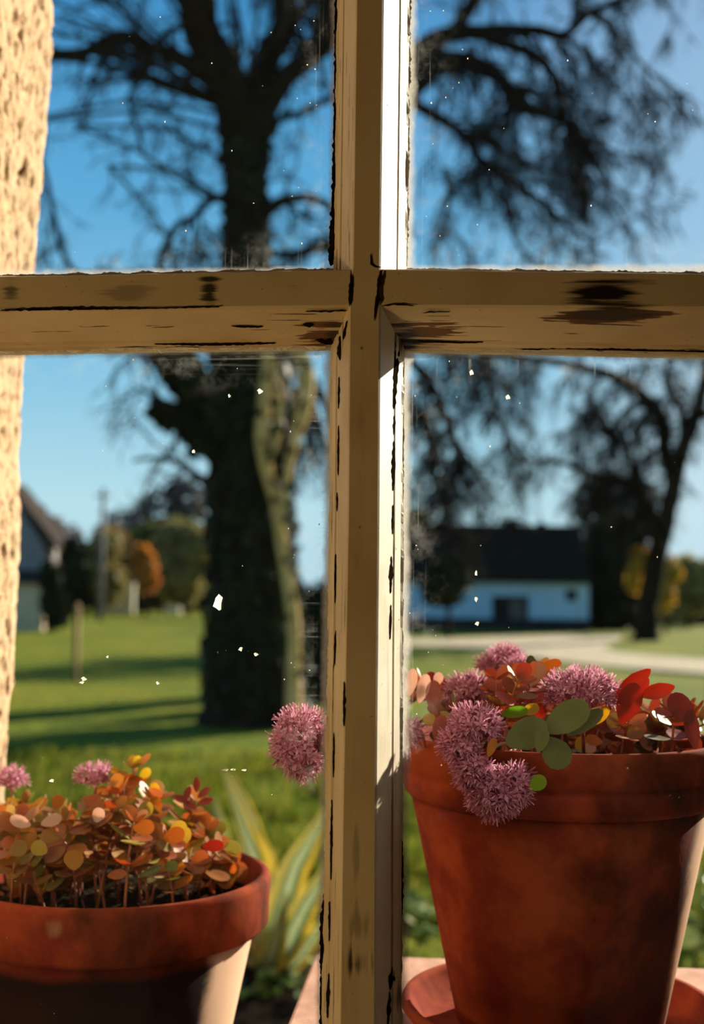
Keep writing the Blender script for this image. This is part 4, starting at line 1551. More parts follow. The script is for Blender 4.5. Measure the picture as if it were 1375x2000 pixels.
# --- the big oak with ivy
DO = 15.5
rt = random.Random(3)
oak_base = on_z(500, 1408, 0.0)
oak = thing('oak_tree', 'big dark bare oak with an ivied trunk standing on the lawn', 'tree', (oak_base.x, oak_base.y, 0), 'bare oaks on the lawn')
tp, tr_ = traced([(505, 1440, 260), (503, 1400, 225), (500, 1340, 195), (497, 1250, 178), (495, 1120, 168), (492, 1000, 160), (492, 880, 160), (492, 790, 158), (492, 700, 150), (488, 620, 118), (484, 530, 96), (483, 440, 88), (481, 350, 90), (478, 280, 98), (474, 225, 96)], DO, DO + 0.1)
tp, tr_ = refine(tp, tr_, 5, 0.10, 1)
mb = MB()
mb.tube(tp, tr_, 20)
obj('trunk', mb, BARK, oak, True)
limbs = [
    ([(470, 270, 80), (440, 170, 80), (405, 80, 76), (385, 0, 76), (365, -90, 66), (330, -220, 50)], DO, DO - 1.5),
    ([(480, 260, 60), (492, 200, 52), (520, 130, 46), (548, 60, 50), (562, -10, 54), (580, -120, 44)], DO, DO + 1.0),
    ([(484, 265, 60), (512, 215, 50), (560, 150, 40), (600, 120, 38), (632, 60, 60), (650, -20, 62), (690, -140, 50)], DO + .2, DO - 0.5),
    ([(420, 150, 34), (375, 125, 34), (325, 100, 28), (290, 88, 26), (250, 70, 26), (215, 76, 26), (170, 100, 22), (120, 105, 20), (60, 100, 18), (-20, 120, 14)], DO - .4, DO - 2.0),
    ([(402, 60, 20), (360, 52, 14), (325, 65, 14), (300, 92, 14)], DO - .5, DO - 1.0),
    ([(305, 92, 16), (290, 130, 15), (278, 155, 14), (262, 170, 8), (245, 200, 5)], DO - 1, DO - 1.6),
    ([(250, 78, 12), (232, 105, 12), (205, 98, 12), (180, 102, 10)], DO - 1.4, DO - 1.7),
    ([(510, 268, 26), (530, 258, 18), (543, 236, 16), (575, 226, 14), (605, 212, 14), (640, 194, 14), (690, 170, 10)], DO, DO - 1.0),
    ([(505, 425, 34), (540, 398, 24), (570, 388, 22), (605, 386, 20), (640, 402, 16), (690, 440, 12), (720, 480, 8)], DO, DO - .8),
    ([(450, 400, 24), (425, 386, 18), (400, 398, 16), (375, 425, 15), (350, 436, 15), (332, 462, 15), (318, 492, 16), (312, 530, 14), (320, 580, 12)], DO, DO - 1.0),
    ([(415, 388, 12), (385, 372, 10), (345, 345, 8), (310, 320, 6)], DO - .2, DO - .8),
    ([(376, 424, 9), (383, 455, 8), (380, 490, 6), (390, 520, 4)], DO - .4, DO - .6),
    ([(520, 190, 16), (508, 160, 16), (470, 150, 18)], DO, DO),
    ([(560, 150, 22), (590, 95, 18), (570, 50, 18), (600, 10, 16), (640, -50, 14)], DO, DO + .6),
    ([(462, 860, 100), (420, 812, 84), (380, 760, 70), (345, 712, 60), (312, 680, 50), (280, 640, 34), (250, 615, 24), (235, 598, 14)], DO - .1, DO - 1.2),
    ([(430, 905, 40), (390, 870, 26), (355, 845, 20), (325, 800, 16), (300, 770, 12), (270, 760, 8)], DO - .1, DO - 1.0),
    ([(425, 960, 24), (385, 930, 16), (350, 905, 12), (300, 895, 9), (260, 900, 6)], DO - .1, DO - .7),
    ([(60, 250, 8), (88, 340, 10), (105, 420, 11), (118, 480, 11), (145, 535, 12), (175, 590, 9)], DO - 2, DO - 2.2),
    ([(250, 190, 8), (262, 230, 8), (275, 270, 9), (285, 305, 7), (330, 330, 5)], DO - 1.5, DO - 1.4),
    ([(540, 600, 30), (590, 690, 26), (600, 760, 22), (620, 820, 16), (640, 890, 12)], DO, DO + .8),
]
tw = MB()
for i, (path, a, b_) in enumerate(limbs):
    p_, r_ = traced(path, a, b_, 0.5 if i > 5 else 0.2, i)
    p_[0] = p_[0]
    p_, r_ = refine(p_, r_, 4, 0.35, i * 3.1)
    mb = MB()
    mb.tube(p_, r_, 10)
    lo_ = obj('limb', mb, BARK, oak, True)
    lo_['_o'] = oak['_o']
    tw = MB()
    grow(tw, p_, r_, rt, 4.0, 0.95, 2, 0.35, 1.0, 0.4, 0.009, 0.2)
    o = obj('twigs', tw, TWIG, lo_)
    o['kind'] = 'stuff'
# fine crown beyond and around
tw = MB()
for i in range(34):
    a = P(rt.uniform(-150, 640), rt.uniform(-260, 330), DO + rt.uniform(-2.5, 3.5))
    q = [a]
    d = Vector((rt.uniform(-1, 1), rt.uniform(-.6, .6), rt.uniform(-.7, .1))).normalized()
    for s_ in range(7):
        d = (d + Vector((rt.gauss(0, .25), rt.gauss(0, .25), rt.gauss(-.1, .25)))).normalized()
        q.append(q[-1] + d * 0.33)
    # joined to the nearest limb by its own spur
    near = min(tp[len(tp) // 2:], key=lambda v: (v - a).length)
    rr = [0.022 * (1 - .1 * s_) for s_ in range(8)]
    tw.tube([near, near.lerp(a, .5) + Vector((0, 0, .25))] + q, [0.03, 0.027] + rr, 4, 0, False)
    grow(tw, q, rr, rt, 2.2, 0.8, 2, 0.4, 1.0, .5, 0.006, 0.0)
o = obj('twigs', tw, TWIG, oak)
o['kind'] = 'stuff'
iv = MB()
ivy_on(iv, tp[8:44], tr_[8:44], rt, 2600, 0.06, 1.14)
ivy_on(iv, tp[40:], tr_[40:], rt, 500, 0.05, 1.1)
p_, r_ = traced(limbs[14][0][:5], DO - .1, DO - .9)
ivy_on(iv, p_, r_, rt, 700, 0.06, 1.35)
p_, r_ = traced([(405, 880, 40), (370, 830, 40), (330, 810, 30), (300, 800, 20)], DO - .3, DO - .8)
ivy_on(iv, p_, r_, rt, 320, 0.055, 2.2)
o = obj('ivy', iv, IVY, oak)
o['kind'] = 'stuff'
# thick pale ivy stems climbing its sunny side
for path in ([(575, 1415, 50), (572, 1340, 44), (575, 1260, 38), (568, 1180, 36), (556, 1100, 32), (548, 1040, 32), (538, 980, 30), (522, 920, 36), (512, 850, 44), (515, 780, 40), (522, 700, 36), (520, 620, 24), (515, 540, 14)],
             [(545, 1040, 24), (556, 980, 24), (562, 920, 24), (575, 860, 26), (590, 800, 44), (598, 740, 46), (585, 690, 40), (560, 630, 26), (530, 570, 16)],
             [(524, 900, 16), (540, 860, 18), (545, 800, 22), (538, 740, 22), (530, 690, 18)]):
    p_, r_ = traced([(x, y, w * .72) for x, y, w in path], DO - .72, DO - .55)
    p_, r_ = refine(p_, r_, 4, 0.2, 8)
    mb = MB()
    mb.tube(p_, r_, 10)
    obj('ivy_stem', mb, BARK_TAN, oak, True)
    im = MB()
    ivy_on(im, p_, r_, rt, 45, 0.05, 1.4)
    o = obj('ivy', im, IVY, oak)
    o['kind'] = 'stuff'

# --- second oak, its trunk behind the upright bar, boughs sweeping right
D2 = 21.8
rt = random.Random(14)
b2 = on_z(705, 1344, 0.0)
oak2 = thing('oak_tree', 'bare oak whose drooping boughs reach across the right panes', 'tree', (b2.x, b2.y, 0), 'bare oaks on the lawn')
tp2, tr2 = traced([(708, 1360, 150), (708, 1330, 128), (709, 1200, 116), (711, 1000, 104), (713, 800, 92), (715, 600, 76), (718, 400, 62), (720, 200, 52), (724, 0, 44), (726, -200, 34)], D2)
tp2, tr2 = refine(tp2, tr2, 5, 0.12, 2)
mb = MB()
mb.tube(tp2, tr2, 16)
obj('trunk', mb, BARK, oak2, True)
limbs2 = [
    ([(712, 330, 44), (760, 180, 44), (830, 90, 40), (880, 66, 34), (960, 62, 34), (1040, 60, 24), (1100, 70, 20), (1150, 28, 18), (1200, 8, 14), (1260, -20, 12), (1330, -40, 8)], D2, D2 - 2),
    ([(870, 72, 26), (905, 40, 28), (930, -10, 28), (950, -80, 22)], D2 - .6, D2 - .2),
    ([(712, 400, 50), (775, 200, 56), (830, 140, 56), (880, 122, 46), (930, 125, 38), (970, 145, 34), (990, 175, 32), (1010, 205, 28), (1060, 222, 22), (1105, 238, 16), (1140, 270, 14), (1160, 310, 9), (1175, 350, 5)], D2, D2 - 3),
    ([(800, 190, 30), (860, 130, 30), (910, 125, 32)], D2 - .8, D2 - .9),
    ([(712, 480, 36), (775, 200, 28), (820, 210, 24), (880, 245, 20), (915, 275, 20), (935, 310, 20), (965, 335, 18), (1010, 355, 14), (1050, 390, 13), (1090, 425, 11), (1130, 455, 8), (1165, 475, 5)], D2, D2 - 3.5),
    ([(955, 75, 26), (1040, 105, 24), (1075, 140, 20), (1092, 185, 18), (1105, 230, 14), (1130, 265, 10), (1150, 300, 7)], D2 - 1.4, D2 - 2.4),
    ([(990, 170, 18), (1030, 175, 16), (1060, 195, 13), (1090, 215, 10)], D2 - 2, D2 - 2.6),
    ([(988, 348, 9), (990, 400, 8), (1008, 470, 8), (1040, 505, 7), (1080, 530, 8), (1120, 560, 6)], D2 - 2.4, D2 - 3),
    ([(870, 330, 14), (878, 375, 14), (870, 420, 10), (872, 470, 5)], D2 - 1.5, D2 - 1.7),
    ([(900, 258, 9), (960, 285, 9), (1010, 310, 10), (1060, 330, 8), (1120, 345, 6)], D2 - 1.4, D2 - 2.5),
    ([(1120, 245, 8), (1150, 310, 8), (1180, 355, 9), (1200, 370, 6)], D2 - 2.7, D2 - 3),
    ([(1150, 25, 12), (1200, 60, 10), (1240, 110, 8), (1280, 150, 6), (1330, 200, 4)], D2 - 1.6, D2 - 2.6),
    ([(1060, 62, 12), (1130, 90, 10), (1160, 140, 9), (1210, 180, 7), (1250, 240, 4)], D2 - 1.6, D2 - 2.8),
    ([(712, 760, 30), (780, 690, 22), (830, 740, 17), (860, 790, 15), (880, 840, 16), (900, 900, 12), (915, 950, 8)], D2, D2 - 2.4),
    ([(712, 860, 24), (790, 790, 16), (830, 830, 14), (850, 880, 12), (850, 950, 8)], D2, D2 - 1.8),
    ([(712, 680, 24), (790, 620, 22), (870, 640, 16), (950, 680, 13), (960, 760, 9), (975, 830, 6)], D2, D2 - 3),
    ([(712, 900, 20), (650, 820, 18), (620, 760, 14), (585, 830, 10), (590, 930, 7)], D2, D2 + 1.5),
    ([(712, 560, 30), (650, 480, 26), (560, 500, 18), (480, 480, 12), (420, 500, 7)], D2, D2 + 3),
]
for i, (path, a, b_) in enumerate(limbs2):
    p_, r_ = traced(path, a, b_, 0.6, i + 40)
    p_, r_ = refine(p_, r_, 4, 0.35, i * 2.3 + 50)
    mb = MB()
    mb.tube(p_, r_, 9)
    lo_ = obj('limb', mb, BARK, oak2, True)
    lo_['_o'] = oak2['_o']
    tw = MB()
    grow(tw, p_, r_, rt, 5.2 if 13 <= i <= 15 else 4.2, 1.25, 2, 0.75, 1.0, 0.36, 0.012, 0.2)
    o = obj('twigs', tw, TWIG, lo_)
    o['kind'] = 'stuff'

# --- leaning tree at the far right, arching over the drive
D3 = depth_of(on_z(1262, 1252, 0))
rt = random.Random(31)
b3 = on_z(1262, 1252, 0)
tree3 = thing('bare_tree', 'slender leaning bare tree beside the gravel drive, arching towards the cottage', 'tree', (b3.x, b3.y, 0))
tp3, tr3 = traced([(1262, 1260, 66), (1262, 1240, 50), (1266, 1180, 42), (1278, 1110, 40), (1292, 1050, 38), (1306, 990, 36), (1320, 930, 32), (1336, 870, 30), (1356, 820, 28), (1372, 760, 26), (1385, 680, 22), (1400, 560, 16)], D3)
tp3, tr3 = refine(tp3, tr3, 4, 0.15, 4)
mb = MB()
mb.tube(tp3, tr3, 12)
obj('trunk', mb, BARK, tree3, True)
limbs3 = [
    ([(1318, 940, 28), (1303, 900, 28), (1296, 845, 28), (1284, 800, 26), (1245, 765, 24), (1200, 735, 24), (1150, 722, 20), (1090, 708, 18), (1030, 700, 16), (980, 690, 12), (930, 700, 8)], D3, D3 - 5),
    ([(1296, 1030, 24), (1262, 985, 22), (1230, 950, 22), (1190, 935, 20), (1150, 925, 16), (1100, 905, 12), (1050, 900, 8), (990, 905, 6)], D3, D3 - 4),
    ([(1290, 1070, 22), (1262, 1020, 20), (1252, 960, 18), (1235, 900, 16), (1200, 860, 14), (1150, 830, 10), (1110, 790, 7)], D3, D3 - 3),
    ([(1284, 800, 18), (1250, 790, 16), (1215, 810, 12), (1190, 850, 8)], D3 - 2, D3 - 3),
    ([(1340, 870, 18), (1330, 800, 16), (1300, 750, 12), (1310, 690, 8)], D3, D3 - 2),
    ([(1356, 820, 16), (1390, 800, 14), (1440, 760, 10)], D3, D3 - 1),
]
for i, (path, a, b_) in enumerate(limbs3):
    p_, r_ = traced(path, a, b_, 0.8, i + 70)
    p_, r_ = refine(p_, r_, 4, 0.3, i * 2.3 + 90)
    mb = MB()
    mb.tube(p_, r_, 8)
    lo_ = obj('limb', mb, BARK, tree3, True)
    lo_['_o'] = tree3['_o']
    tw = MB()
    grow(tw, p_, r_, rt, 3.2, 2.1, 2, 1.0, 1.0, 0.36, 0.019, 0.1)
    o = obj('twigs', tw, TWIG, lo_)
    o['kind'] = 'stuff'


# ------------------------------------------------------------------ COTTAGE
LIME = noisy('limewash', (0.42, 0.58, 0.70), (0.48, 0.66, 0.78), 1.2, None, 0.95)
THATCH = noisy('dark_thatch', (0.012, 0.010, 0.008), (0.035, 0.028, 0.02), 3.0, (1, 6, 6), 1.0, 0.6, 0.1, spec=0.02)
DARKIN = noisy('dark_doorway_and_shadow', (0.012, 0.012, 0.012), (0.03, 0.028, 0.025), 2.0)
DOORGREY = noisy('weathered_door', (0.10, 0.09, 0.08), (0.2, 0.17, 0.14), 2.0)
DH = 62.0
hc0, hc1 = P(735, 1228, DH), P(1150, 1228, DH)
e1 = (hc1 - hc0)
e1.z = 0
HL = e1.length
e1.normalize()
e2 = Vector((-e1.y, e1.x, 0))                  # away from the viewer
hb = Vector((hc0.x, hc0.y, 0.0))
cottage = thing('cottage', 'long white cottage with a dark roof across the lawn', 'house', (hb + e1 * HL / 2).to_tuple())
zE = EYE.z + (1172 - 1135) / F * DH
zRg = EYE.z + (1172 - 1031) / F * (DH + 3)
DEP = 6.0


def hp(u, v, z):
    return hb + e1 * u + e2 * v + Vector((0, 0, z))


def hbox(mb, u0, u1, v0, v1, z0, z1):
    mb.add([hp(u0, v0, z0), hp(u1, v0, z0), hp(u1, v1, z0), hp(u0, v1, z0), hp(u0, v0, z1), hp(u1, v0, z1), hp(u1, v1, z1), hp(u0, v1, z1)],
           [(0, 3, 2, 1), (4, 5, 6, 7), (0, 1, 5, 4), (1, 2, 6, 5), (2, 3, 7, 6), (3, 0, 4, 7)])


S = DH / F


def ux(px):
    return (P(px, 1200, DH) - hb).dot(e1)


d0, d1, zd = ux(961), ux(1034), EYE.z + (1172 - 1166) / F * DH
mb = MB()
hbox(mb, 0, d0, 0, DEP, 0, zE)
hbox(mb, d1, HL, 0, DEP, 0, zE)
hbox(mb, d0, d1, 0, 0.4, zd, zE)
hbox(mb, d0, d1, DEP - .4, DEP, 0, zE)
# gables
for u in (0.0, HL - 0.4):
    mb.add([hp(u, 0, zE), hp(u + .4, 0, zE), hp(u, DEP, zE), hp(u + .4, DEP, zE), hp(u, DEP / 2, zRg - .25), hp(u + .4, DEP / 2, zRg - .25)],
           [(0, 2, 4), (1, 5, 3), (0, 4, 5, 1), (2, 3, 5, 4), (0, 1, 3, 2)])
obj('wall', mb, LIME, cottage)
mb = MB()
ov = 0.35
prof = [(-ov, zE - .12), (DEP / 2, zRg - .22), (DEP + ov, zE - .12), (DEP + ov, zE + .22), (DEP / 2, zRg + .12), (-ov, zE + .22)]
vs = [hp(-.2, v, z) for v, z in prof] + [hp(HL + .1, v, z) for v, z in prof]
mb.add(vs, [(0, 1, 4, 5), (1, 2, 3, 4), (6, 11, 10, 7), (7, 10, 9, 8)] + [(i, (i + 1) % 6 + 0, (i + 1) % 6 + 6, i + 6) for i in range(6)])
obj('roof', mb, THATCH, cottage)
for px, w, h in ((1012, 30, 26), (1075, 16, 10)):
    mb = MB()
    u = ux(px)
    hbox(mb, u - w * S / 2, u + w * S / 2, DEP / 2 - .35, DEP / 2 + .35, zRg - .3, zRg + .15 + h * S * .4)
    obj('chimney', mb, THATCH, cottage)
mb = MB()
hbox(mb, d0 + .02, d1 - .02, 0.5, 0.56, 0, zd)
dr = obj('door', mb, DARKIN, cottage)
mb = MB()
hbox(mb, d0 + (d1 - d0) * .5, d1 - .12, 0.40, 0.47, 0.05, zd - .15)
obj('door_leaf', mb, DOORGREY, dr)
mb = MB()
u = ux(1116)
hbox(mb, u - .28, u + .28, -0.03, 0.03, zE - 1.0, zE - .45)
obj('window', mb, DARKIN, cottage)
mb = MB()
hbox(mb, -.1, HL + .05, -0.12, -0.01, 0, 0.62)
obj('house_shadow_strip', mb, DARKIN, cottage)  # dark strip stands in for the cottage's shadow at its foot


# ------------------------------------------------------------------ BUSHES AND DISTANT TREES
def leaf_mass(mb, c, rad, n_, s, rnd, hollow=0.35):
    C = np.array(c)
    for _ in range(n_):
        v = Vector((rnd.gauss(0, 1), rnd.gauss(0, 1), rnd.gauss(0, 1))).normalized()
        k = hollow + (1 - hollow) * rnd.random() ** 0.6
        k *= 0.82 + 0.36 * noise.noise(v * 1.8 + Vector((C[0], C[1], 0)) * 0.37) + 0.1
        p = Vector((C[0] + v.x * rad[0] * k, C[1] + v.y * rad[1] * k, C[2] + v.z * rad[2] * k))
        nn = (v + Vector((rnd.gauss(0, .6), rnd.gauss(0, .6), rnd.gauss(0, .6)))).normalized()
        t1 = nn.orthogonal().normalized() * s * rnd.uniform(.6, 1.3)
        t2 = nn.cross(t1)
        mb.add([p - t1, p - t2 * .7, p + t1, p + t2 * .7], [(0, 1, 2, 3)])


def foliage_mat(name, c0, c1, tr=0.35):
    return leafy(name, [(0, c0), (1, c1)], 'island', tr, 0.7, 0.1)


FM = {
    'brown': foliage_mat('brown_leaf', (0.14, 0.09, 0.04), (0.27, 0.17, 0.065)),
    'dark': foliage_mat('evergreen_leaf', (0.008, 0.014, 0.006), (0.03, 0.04, 0.014), 0.15),
    'green': foliage_mat('green_leaf', (0.06, 0.085, 0.02), (0.15, 0.17, 0.04)),
    'olive': foliage_mat('olive_leaf', (0.20, 0.17, 0.06), (0.36, 0.29, 0.10)),
    'orange': foliage_mat('orange_leaf', (0.5, 0.17, 0.02), (0.66, 0.26, 0.04)),
    'yellow': foliage_mat('yellow_leaf', (0.5, 0.30, 0.03), (0.62, 0.36, 0.04)),
    'mauve': foliage_mat('bare_haze_leaf', (0.10, 0.085, 0.085), (0.2, 0.17, 0.16), 0.2),
}


def bush_tree(name, label, cat, px, py_base, d, blobs, kind, seed, group=None, trunk_w=10, n_=500, s=0.25, trunk=True):
    """blobs: (px, py, rx_px, rz_px) of the crown at depth d"""
    r = random.Random(seed)
    base = P(px, py_base, d)
    t = thing(name, label, cat, (base.x, base.y, 0), group)
    mb = MB()
    top = None
    for (x, y, rx, rz) in blobs:
        k = d / F
        c = P(x, y, d + r.uniform(-.5, .5) * rx * k)
        leaf_mass(mb, c, (rx * k * 1.2, rx * k * 1.1, rz * k * 1.15), int(1.9 * n_ * max(.3, rx * rz / 2500)), s, r)
        if top is None or c.z > top.z:
            top = c
    if trunk:
        tm = MB()
        w = trunk_w / 2 / F * d
        tm.tube([(base.x, base.y, -.05), (base.x, base.y, top.z * .35), ((base.x + top.x) / 2, (base.y + top.y) / 2, top.z * .7), top], [w, w * .8, w * .6, w * .2], 8)
        obj('trunk', tm, BARK, t, True)
    o = obj('foliage', mb, FM[kind], t)
    o['kind'] = 'stuff'
    return t


bush_tree('small_tree', 'small dark round headed tree in front of the white cottage', 'tree', 876, 1240, 50, [(872, 1140, 46, 34), (880, 1110, 36, 26), (865, 1165, 34, 20)], 'dark', 1, None, 12, 900, .16)
bush_tree('shrub', 'dark evergreen shrub close behind the big oak trunk', 'shrub', 622, 1378, 18.6, [(620, 1270, 36, 110), (632, 1200, 34, 50), (612, 1330, 40, 50), (650, 1290, 40, 90)], 'dark', 2, None, 10, 420, .10)
HG = 'trees beyond the lawn'
bush_tree('evergreen_tree', 'dark evergreen to the right of the cottage wall', 'tree', 1195, 1232, 66, [(1190, 1130, 40, 90), (1175, 1190, 36, 40), (1215, 1180, 40, 50), (1165, 1100, 22, 70), (1225, 1090, 26, 80)], 'dark', 3, HG, 16, 420, .4)
bush_tree('autumn_shrub', 'yellow leaved shrub behind the leaning bare tree', 'shrub', 1300, 1228, 60, [(1298, 1150, 20, 36), (1310, 1115, 18, 24), (1290, 1180, 14, 18)], 'yellow', 4, None, 8, 700, .22)
bush_tree('autumn_shrub', 'thin golden shrub left of the leaning bare tree trunk', 'shrub', 1240, 1226, 62, [(1250, 1095, 16, 26), (1238, 1130, 14, 30)], 'yellow', 5, None, 6, 420, .22)
bush_tree('broadleaf_tree', 'olive tree at the right end of the far treeline', 'tree', 1345, 1222, 78, [(1345, 1160, 40, 46), (1330, 1120, 34, 34), (1375, 1140, 40, 50)], 'olive', 6, HG, 12, 420, .35)
bush_tree('broadleaf_tree', 'grey twiggy tree behind the dark evergreen and the cottage', 'tree', 1170, 1222, 95, [(1170, 1010, 40, 60), (1210, 980, 40, 60), (1250, 1000, 44, 70)], 'mauve', 7, HG, 12, 240, .4)
bush_tree('broadleaf_tree', 'green tree behind the left end of the cottage', 'tree', 800, 1215, 90, [(800, 1070, 50, 60), (760, 1040, 60, 80)], 'green', 8, HG, 12, 260, .5)
# left pane
bush_tree('broadleaf_tree', 'tall olive tree just left of the big oak', 'tree', 365, 1185, 95, [(360, 1110, 50, 60), (345, 1060, 46, 40), (385, 1070, 40, 44), (350, 1150, 44, 30)], 'olive', 9, HG, 12, 420, .42)
bush_tree('autumn_tree', 'orange autumn tree left of the olive tree', 'tree', 284, 1190, 88, [(284, 1112, 20, 36), (276, 1085, 18, 20), (292, 1135, 16, 22)], 'orange', 10, HG, 9, 700, .3)
bush_tree('broadleaf_tree', 'dark green tree behind the orange autumn tree', 'tree', 270, 1188, 110, [(250, 1090, 60, 54), (300, 1070, 60, 46), (225, 1130, 50, 40), (330, 1050, 50, 34)], 'green', 11, HG, 12, 420, .45)
bush_tree('evergreen_tree', 'narrow dark evergreen left of the utility pole', 'tree', 150, 1192, 84, [(150, 1110, 24, 50), (145, 1160, 28, 36), (140, 1080, 16, 26)], 'dark', 12, HG, 12, 700, .35)
bush_tree('broadleaf_tree', 'low brown tree by the foot of the utility pole', 'tree', 185, 1190, 98, [(180, 1110, 34, 44), (205, 1070, 30, 40), (170, 1150, 30, 36), (215, 1140, 30, 40)], 'olive', 13, HG, 10, 360, .4)
bush_tree('broadleaf_tree', 'hazy bare tree rising over the far treeline left of the oak', 'tree', 330, 1180, 125, [(320, 1000, 60, 40), (370, 980, 50, 50), (260, 1030, 50, 30)], 'mauve', 14, HG, 10, 160, .5)
bush_tree('broadleaf_tree', 'hazy tree behind the small outbuilding', 'tree', 100, 1190, 100, [(100, 1060, 50, 46), (60, 1030, 50, 40), (115, 1110, 36, 40)], 'mauve', 15, HG, 10, 260, .45)
bush_tree('broadleaf_tree', 'brown broadleaf tree at the left edge of the far treeline behind the stake', 'tree', 118, 1192, 92, [(118, 1120, 30, 40), (105, 1090, 26, 40), (130, 1160, 34, 30)], 'brown', 16, HG, 10, 420, .4)
bush_tree('broadleaf_tree', 'wide brown tree between the utility pole and the orange tree', 'tree', 232, 1190, 104, [(232, 1100, 40, 50), (215, 1060, 36, 36), (245, 1140, 40, 30)], 'brown', 17, HG, 10, 420, .4)
# hedge closing the lawn
for px0, px1, y0, d, kind, lab, sd in ((330, 700, 1170, 114, 'dark', 'dark hedge along the far edge of the lawn behind the oak', 21), (1150, 1420, 1200, 86, 'dark', 'dark hedge behind the leaning bare tree', 22), (120, 330, 1184, 118, 'dark', 'low dark hedge under the orange autumn tree', 23)):
    r = random.Random(sd)
    pts_ = [P(x, y0, d) for x in range(px0, px1, 22)]
    t = thing('hedge', lab, 'hedge', (pts_[0].x, pts_[0].y, 0), 'hedges at the end of the lawn')
    mb = MB()
    for p in pts_:
        leaf_mass(mb, (p.x, p.y, 1.25), (1.1, .9, 1.6), 260, .3, r, .2)
    o = obj('foliage', mb, FM[kind], t)
    o['kind'] = 'stuff'

# ------------------------------------------------------------------ FAR LEFT: outbuilding, pole, walls, post
GREYW = noisy('grey_render', (0.62, 0.46, 0.29), (0.72, 0.54, 0.36), 1.5)
SLATE = noisy('brown_slate', (0.03, 0.022, 0.02), (0.06, 0.045, 0.04), 2.0, None, 0.95, spec=0.03)
DB = 60.0
ob = on_z(66, 1232, 0)
DB = depth_of(ob)
out = thing('outbuilding', 'small grey outbuilding with a dark roof beside the sunlit wall', 'building', (ob.x, ob.y, 0))
mb = MB()
k = DB / F
zt = EYE.z + (1160 - 1140) / F * DB
mb.box((ob.x - 90 * k, ob.y, 0), (ob.x + 18 * k, ob.y + 0.9, zt))
obj('wall', mb, GREYW, out)
mb = MB()
x0, x1, zr = ob.x - 95 * k, ob.x + 22 * k, zt + 0.55
mb.add([(x0, ob.y - .25, zt - .05), (x1, ob.y - .25, zt - .05), (x1, ob.y + .45, zr), (x0, ob.y + .45, zr), (x1, ob.y + 1.15, zt - .05), (x0, ob.y + 1.15, zt - .05)],
       [(0, 1, 2, 3), (3, 2, 4, 5), (0, 3, 5), (1, 4, 2), (0, 5, 4, 1)])
obj('roof', mb, SLATE, out)
bush_tree('shrub', 'dark shrub growing against the end of the small outbuilding', 'shrub', 102, 1236, DB - 1.2, [(100, 1165, 20, 60), (112, 1190, 18, 40), (96, 1120, 14, 26)], 'dark', 41, None, 8, 420, .2)
# gabled house further back, only its right roof slope in view
DG = 85.0
gk = DG / F
g0 = P(40, 1180, DG)
hs_ = thing('far_house', 'distant house behind the outbuilding, its dark roof edge sloping down to the right', 'house', (g0.x, g0.y, 0))
zA, zBt = EYE.z + (1160 - 985) * gk, EYE.z + (1160 - 1064) * gk
mb = MB()
wx0, wx1 = g0.x - 200 * gk, g0.x + 72 * gk
mid = (wx0 + wx1) / 2 - 10 * gk
mid = g0.x - 30 * gk
mb.add([(wx0, g0.y, 0), (wx1 - 1, g0.y, 0), (wx1 - 1, g0.y, zBt - .3), (mid, g0.y, zA + 1), (wx0, g0.y, zBt - .3)] + [(wx0, g0.y + 3, 0), (wx1 - 1, g0.y + 3, 0), (wx1 - 1, g0.y + 3, zBt - .3), (mid, g0.y + 3, zA + 1), (wx0, g0.y + 3, zBt - .3)],
       [(0, 1, 2, 3, 4), (9, 8, 7, 6, 5), (0, 5, 6, 1), (1, 6, 7, 2), (2, 7, 8, 3), (3, 8, 9, 4), (4, 9, 5, 0)])
obj('wall', mb, noisy('mauve_render', (0.22, 0.19, 0.2), (0.28, 0.24, 0.25), 1.0), hs_)
mb = MB()
for sgn, xa in ((1, wx1), (-1, wx0)):
    mb.add([(mid, g0.y - .4, zA + 1.5), (xa, g0.y - .4, zBt), (xa, g0.y + 3.3, zBt), (mid, g0.y + 3.3, zA + 1.5),
            (mid, g0.y - .4, zA + 1.1), (xa, g0.y - .4, zBt - .4), (xa, g0.y + 3.3, zBt - .4), (mid, g0.y + 3.3, zA + 1.1)],
           [(0, 1, 2, 3), (7, 6, 5, 4), (0, 4, 5, 1), (1, 5, 6, 2), (2, 6, 7, 3), (3, 7, 4, 0)])
obj('roof', mb, SLATE, hs_)
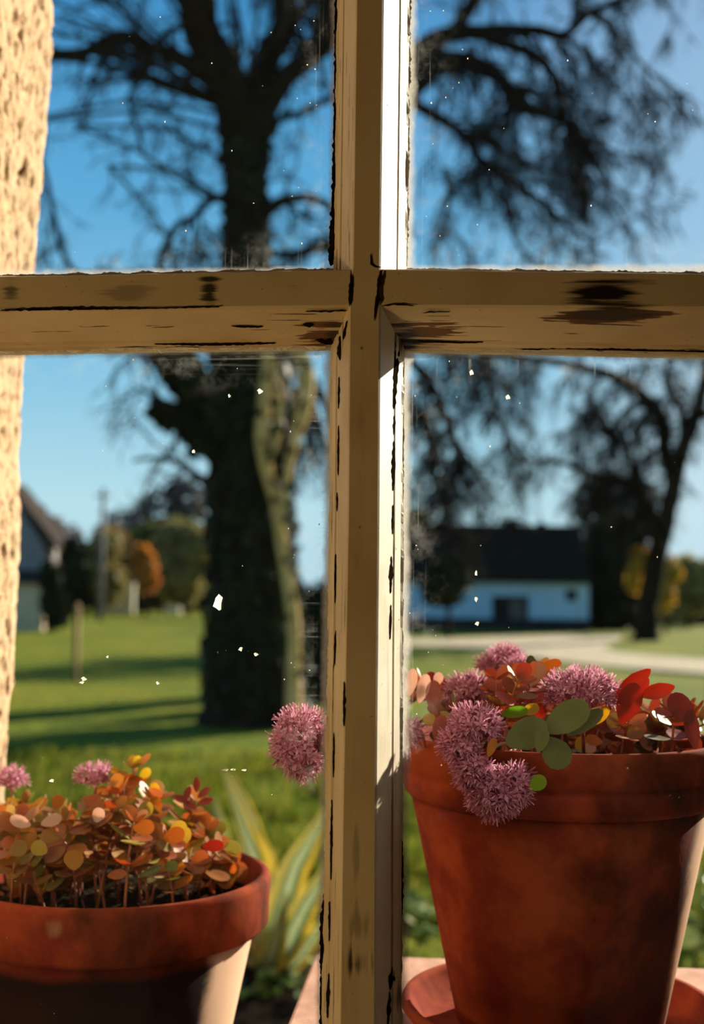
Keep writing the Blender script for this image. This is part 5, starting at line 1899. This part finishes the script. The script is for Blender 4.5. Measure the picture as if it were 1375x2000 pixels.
# utility pole
DP = 72.0
pb = P(196, 1190, DP)
pole = thing('utility_pole', 'thin grey utility pole rising above the treeline', 'pole', (pb.x, pb.y, 0))
WOODG = noisy('grey_pole_wood', (0.16, 0.12, 0.11), (0.24, 0.19, 0.17), 4.0)
zt = EYE.z + (1162 - 955) / F * DP
mb = MB()
mb.tube([(pb.x, pb.y, -.2), (pb.x, pb.y, zt)], [.17, .12], 10)
obj('mast', mb, WOODG, pole, True)
mb = MB()
mb.box((pb.x - .5, pb.y - .16, zt - .5), (pb.x + .5, pb.y - .06, zt - .4))
obj('crossarm', mb, WOODG, pole)
# low cream walls in the sun
CREAM = noisy('cream_wall', (0.70, 0.64, 0.50), (0.78, 0.72, 0.58), 1.5)
for x0, x1, y0, y1, lab in ((204, 262, 1163, 1192, 'bright cream length of low wall below the orange autumn tree'), (322, 352, 1168, 1190, 'shorter dim cream length of low wall left of the oak trunk')):
    D = 100.0
    a, b_ = P(x0, y1, D), P(x1, y1, D)
    mb = MB()
    ztop = EYE.z + (1161 - y0) / F * D
    mb.box((a.x, a.y, 0), (b_.x, a.y + .35, max(.6, ztop + .9)))
    mb.box((a.x - .06, a.y - .06, max(.6, ztop + .9)), (b_.x + .06, a.y + .41, max(.6, ztop + .9) + .09))
    tag(obj('garden_wall', mb, CREAM, auto=0.03), lab, 'wall', 'cream garden walls')
# wooden stake on the lawn
sb = on_z(147, 1328, 0)
sd = depth_of(sb)
stake = thing('wooden_stake', 'slim orange brown wooden stake standing on the lawn', 'stake', (sb.x, sb.y, 0))
mb = MB()
h = (1328 - 1185) / F * sd
mb.box((sb.x - .045, sb.y - .045, -.05), (sb.x + .045, sb.y + .045, h))
mb.add([(sb.x - .045, sb.y - .045, h), (sb.x + .045, sb.y - .045, h), (sb.x + .045, sb.y + .045, h), (sb.x - .045, sb.y + .045, h), (sb.x, sb.y, h + .08)], [(0, 1, 4), (1, 2, 4), (2, 3, 4), (3, 0, 4)])
obj('post', mb, noisy('stake_wood', (0.26, 0.15, 0.05), (0.36, 0.2, 0.07), 6.0), stake)

# consistent outward normals, helper keys removed
for o in list(bpy.data.objects):
    if '_o' in o:
        del o['_o']
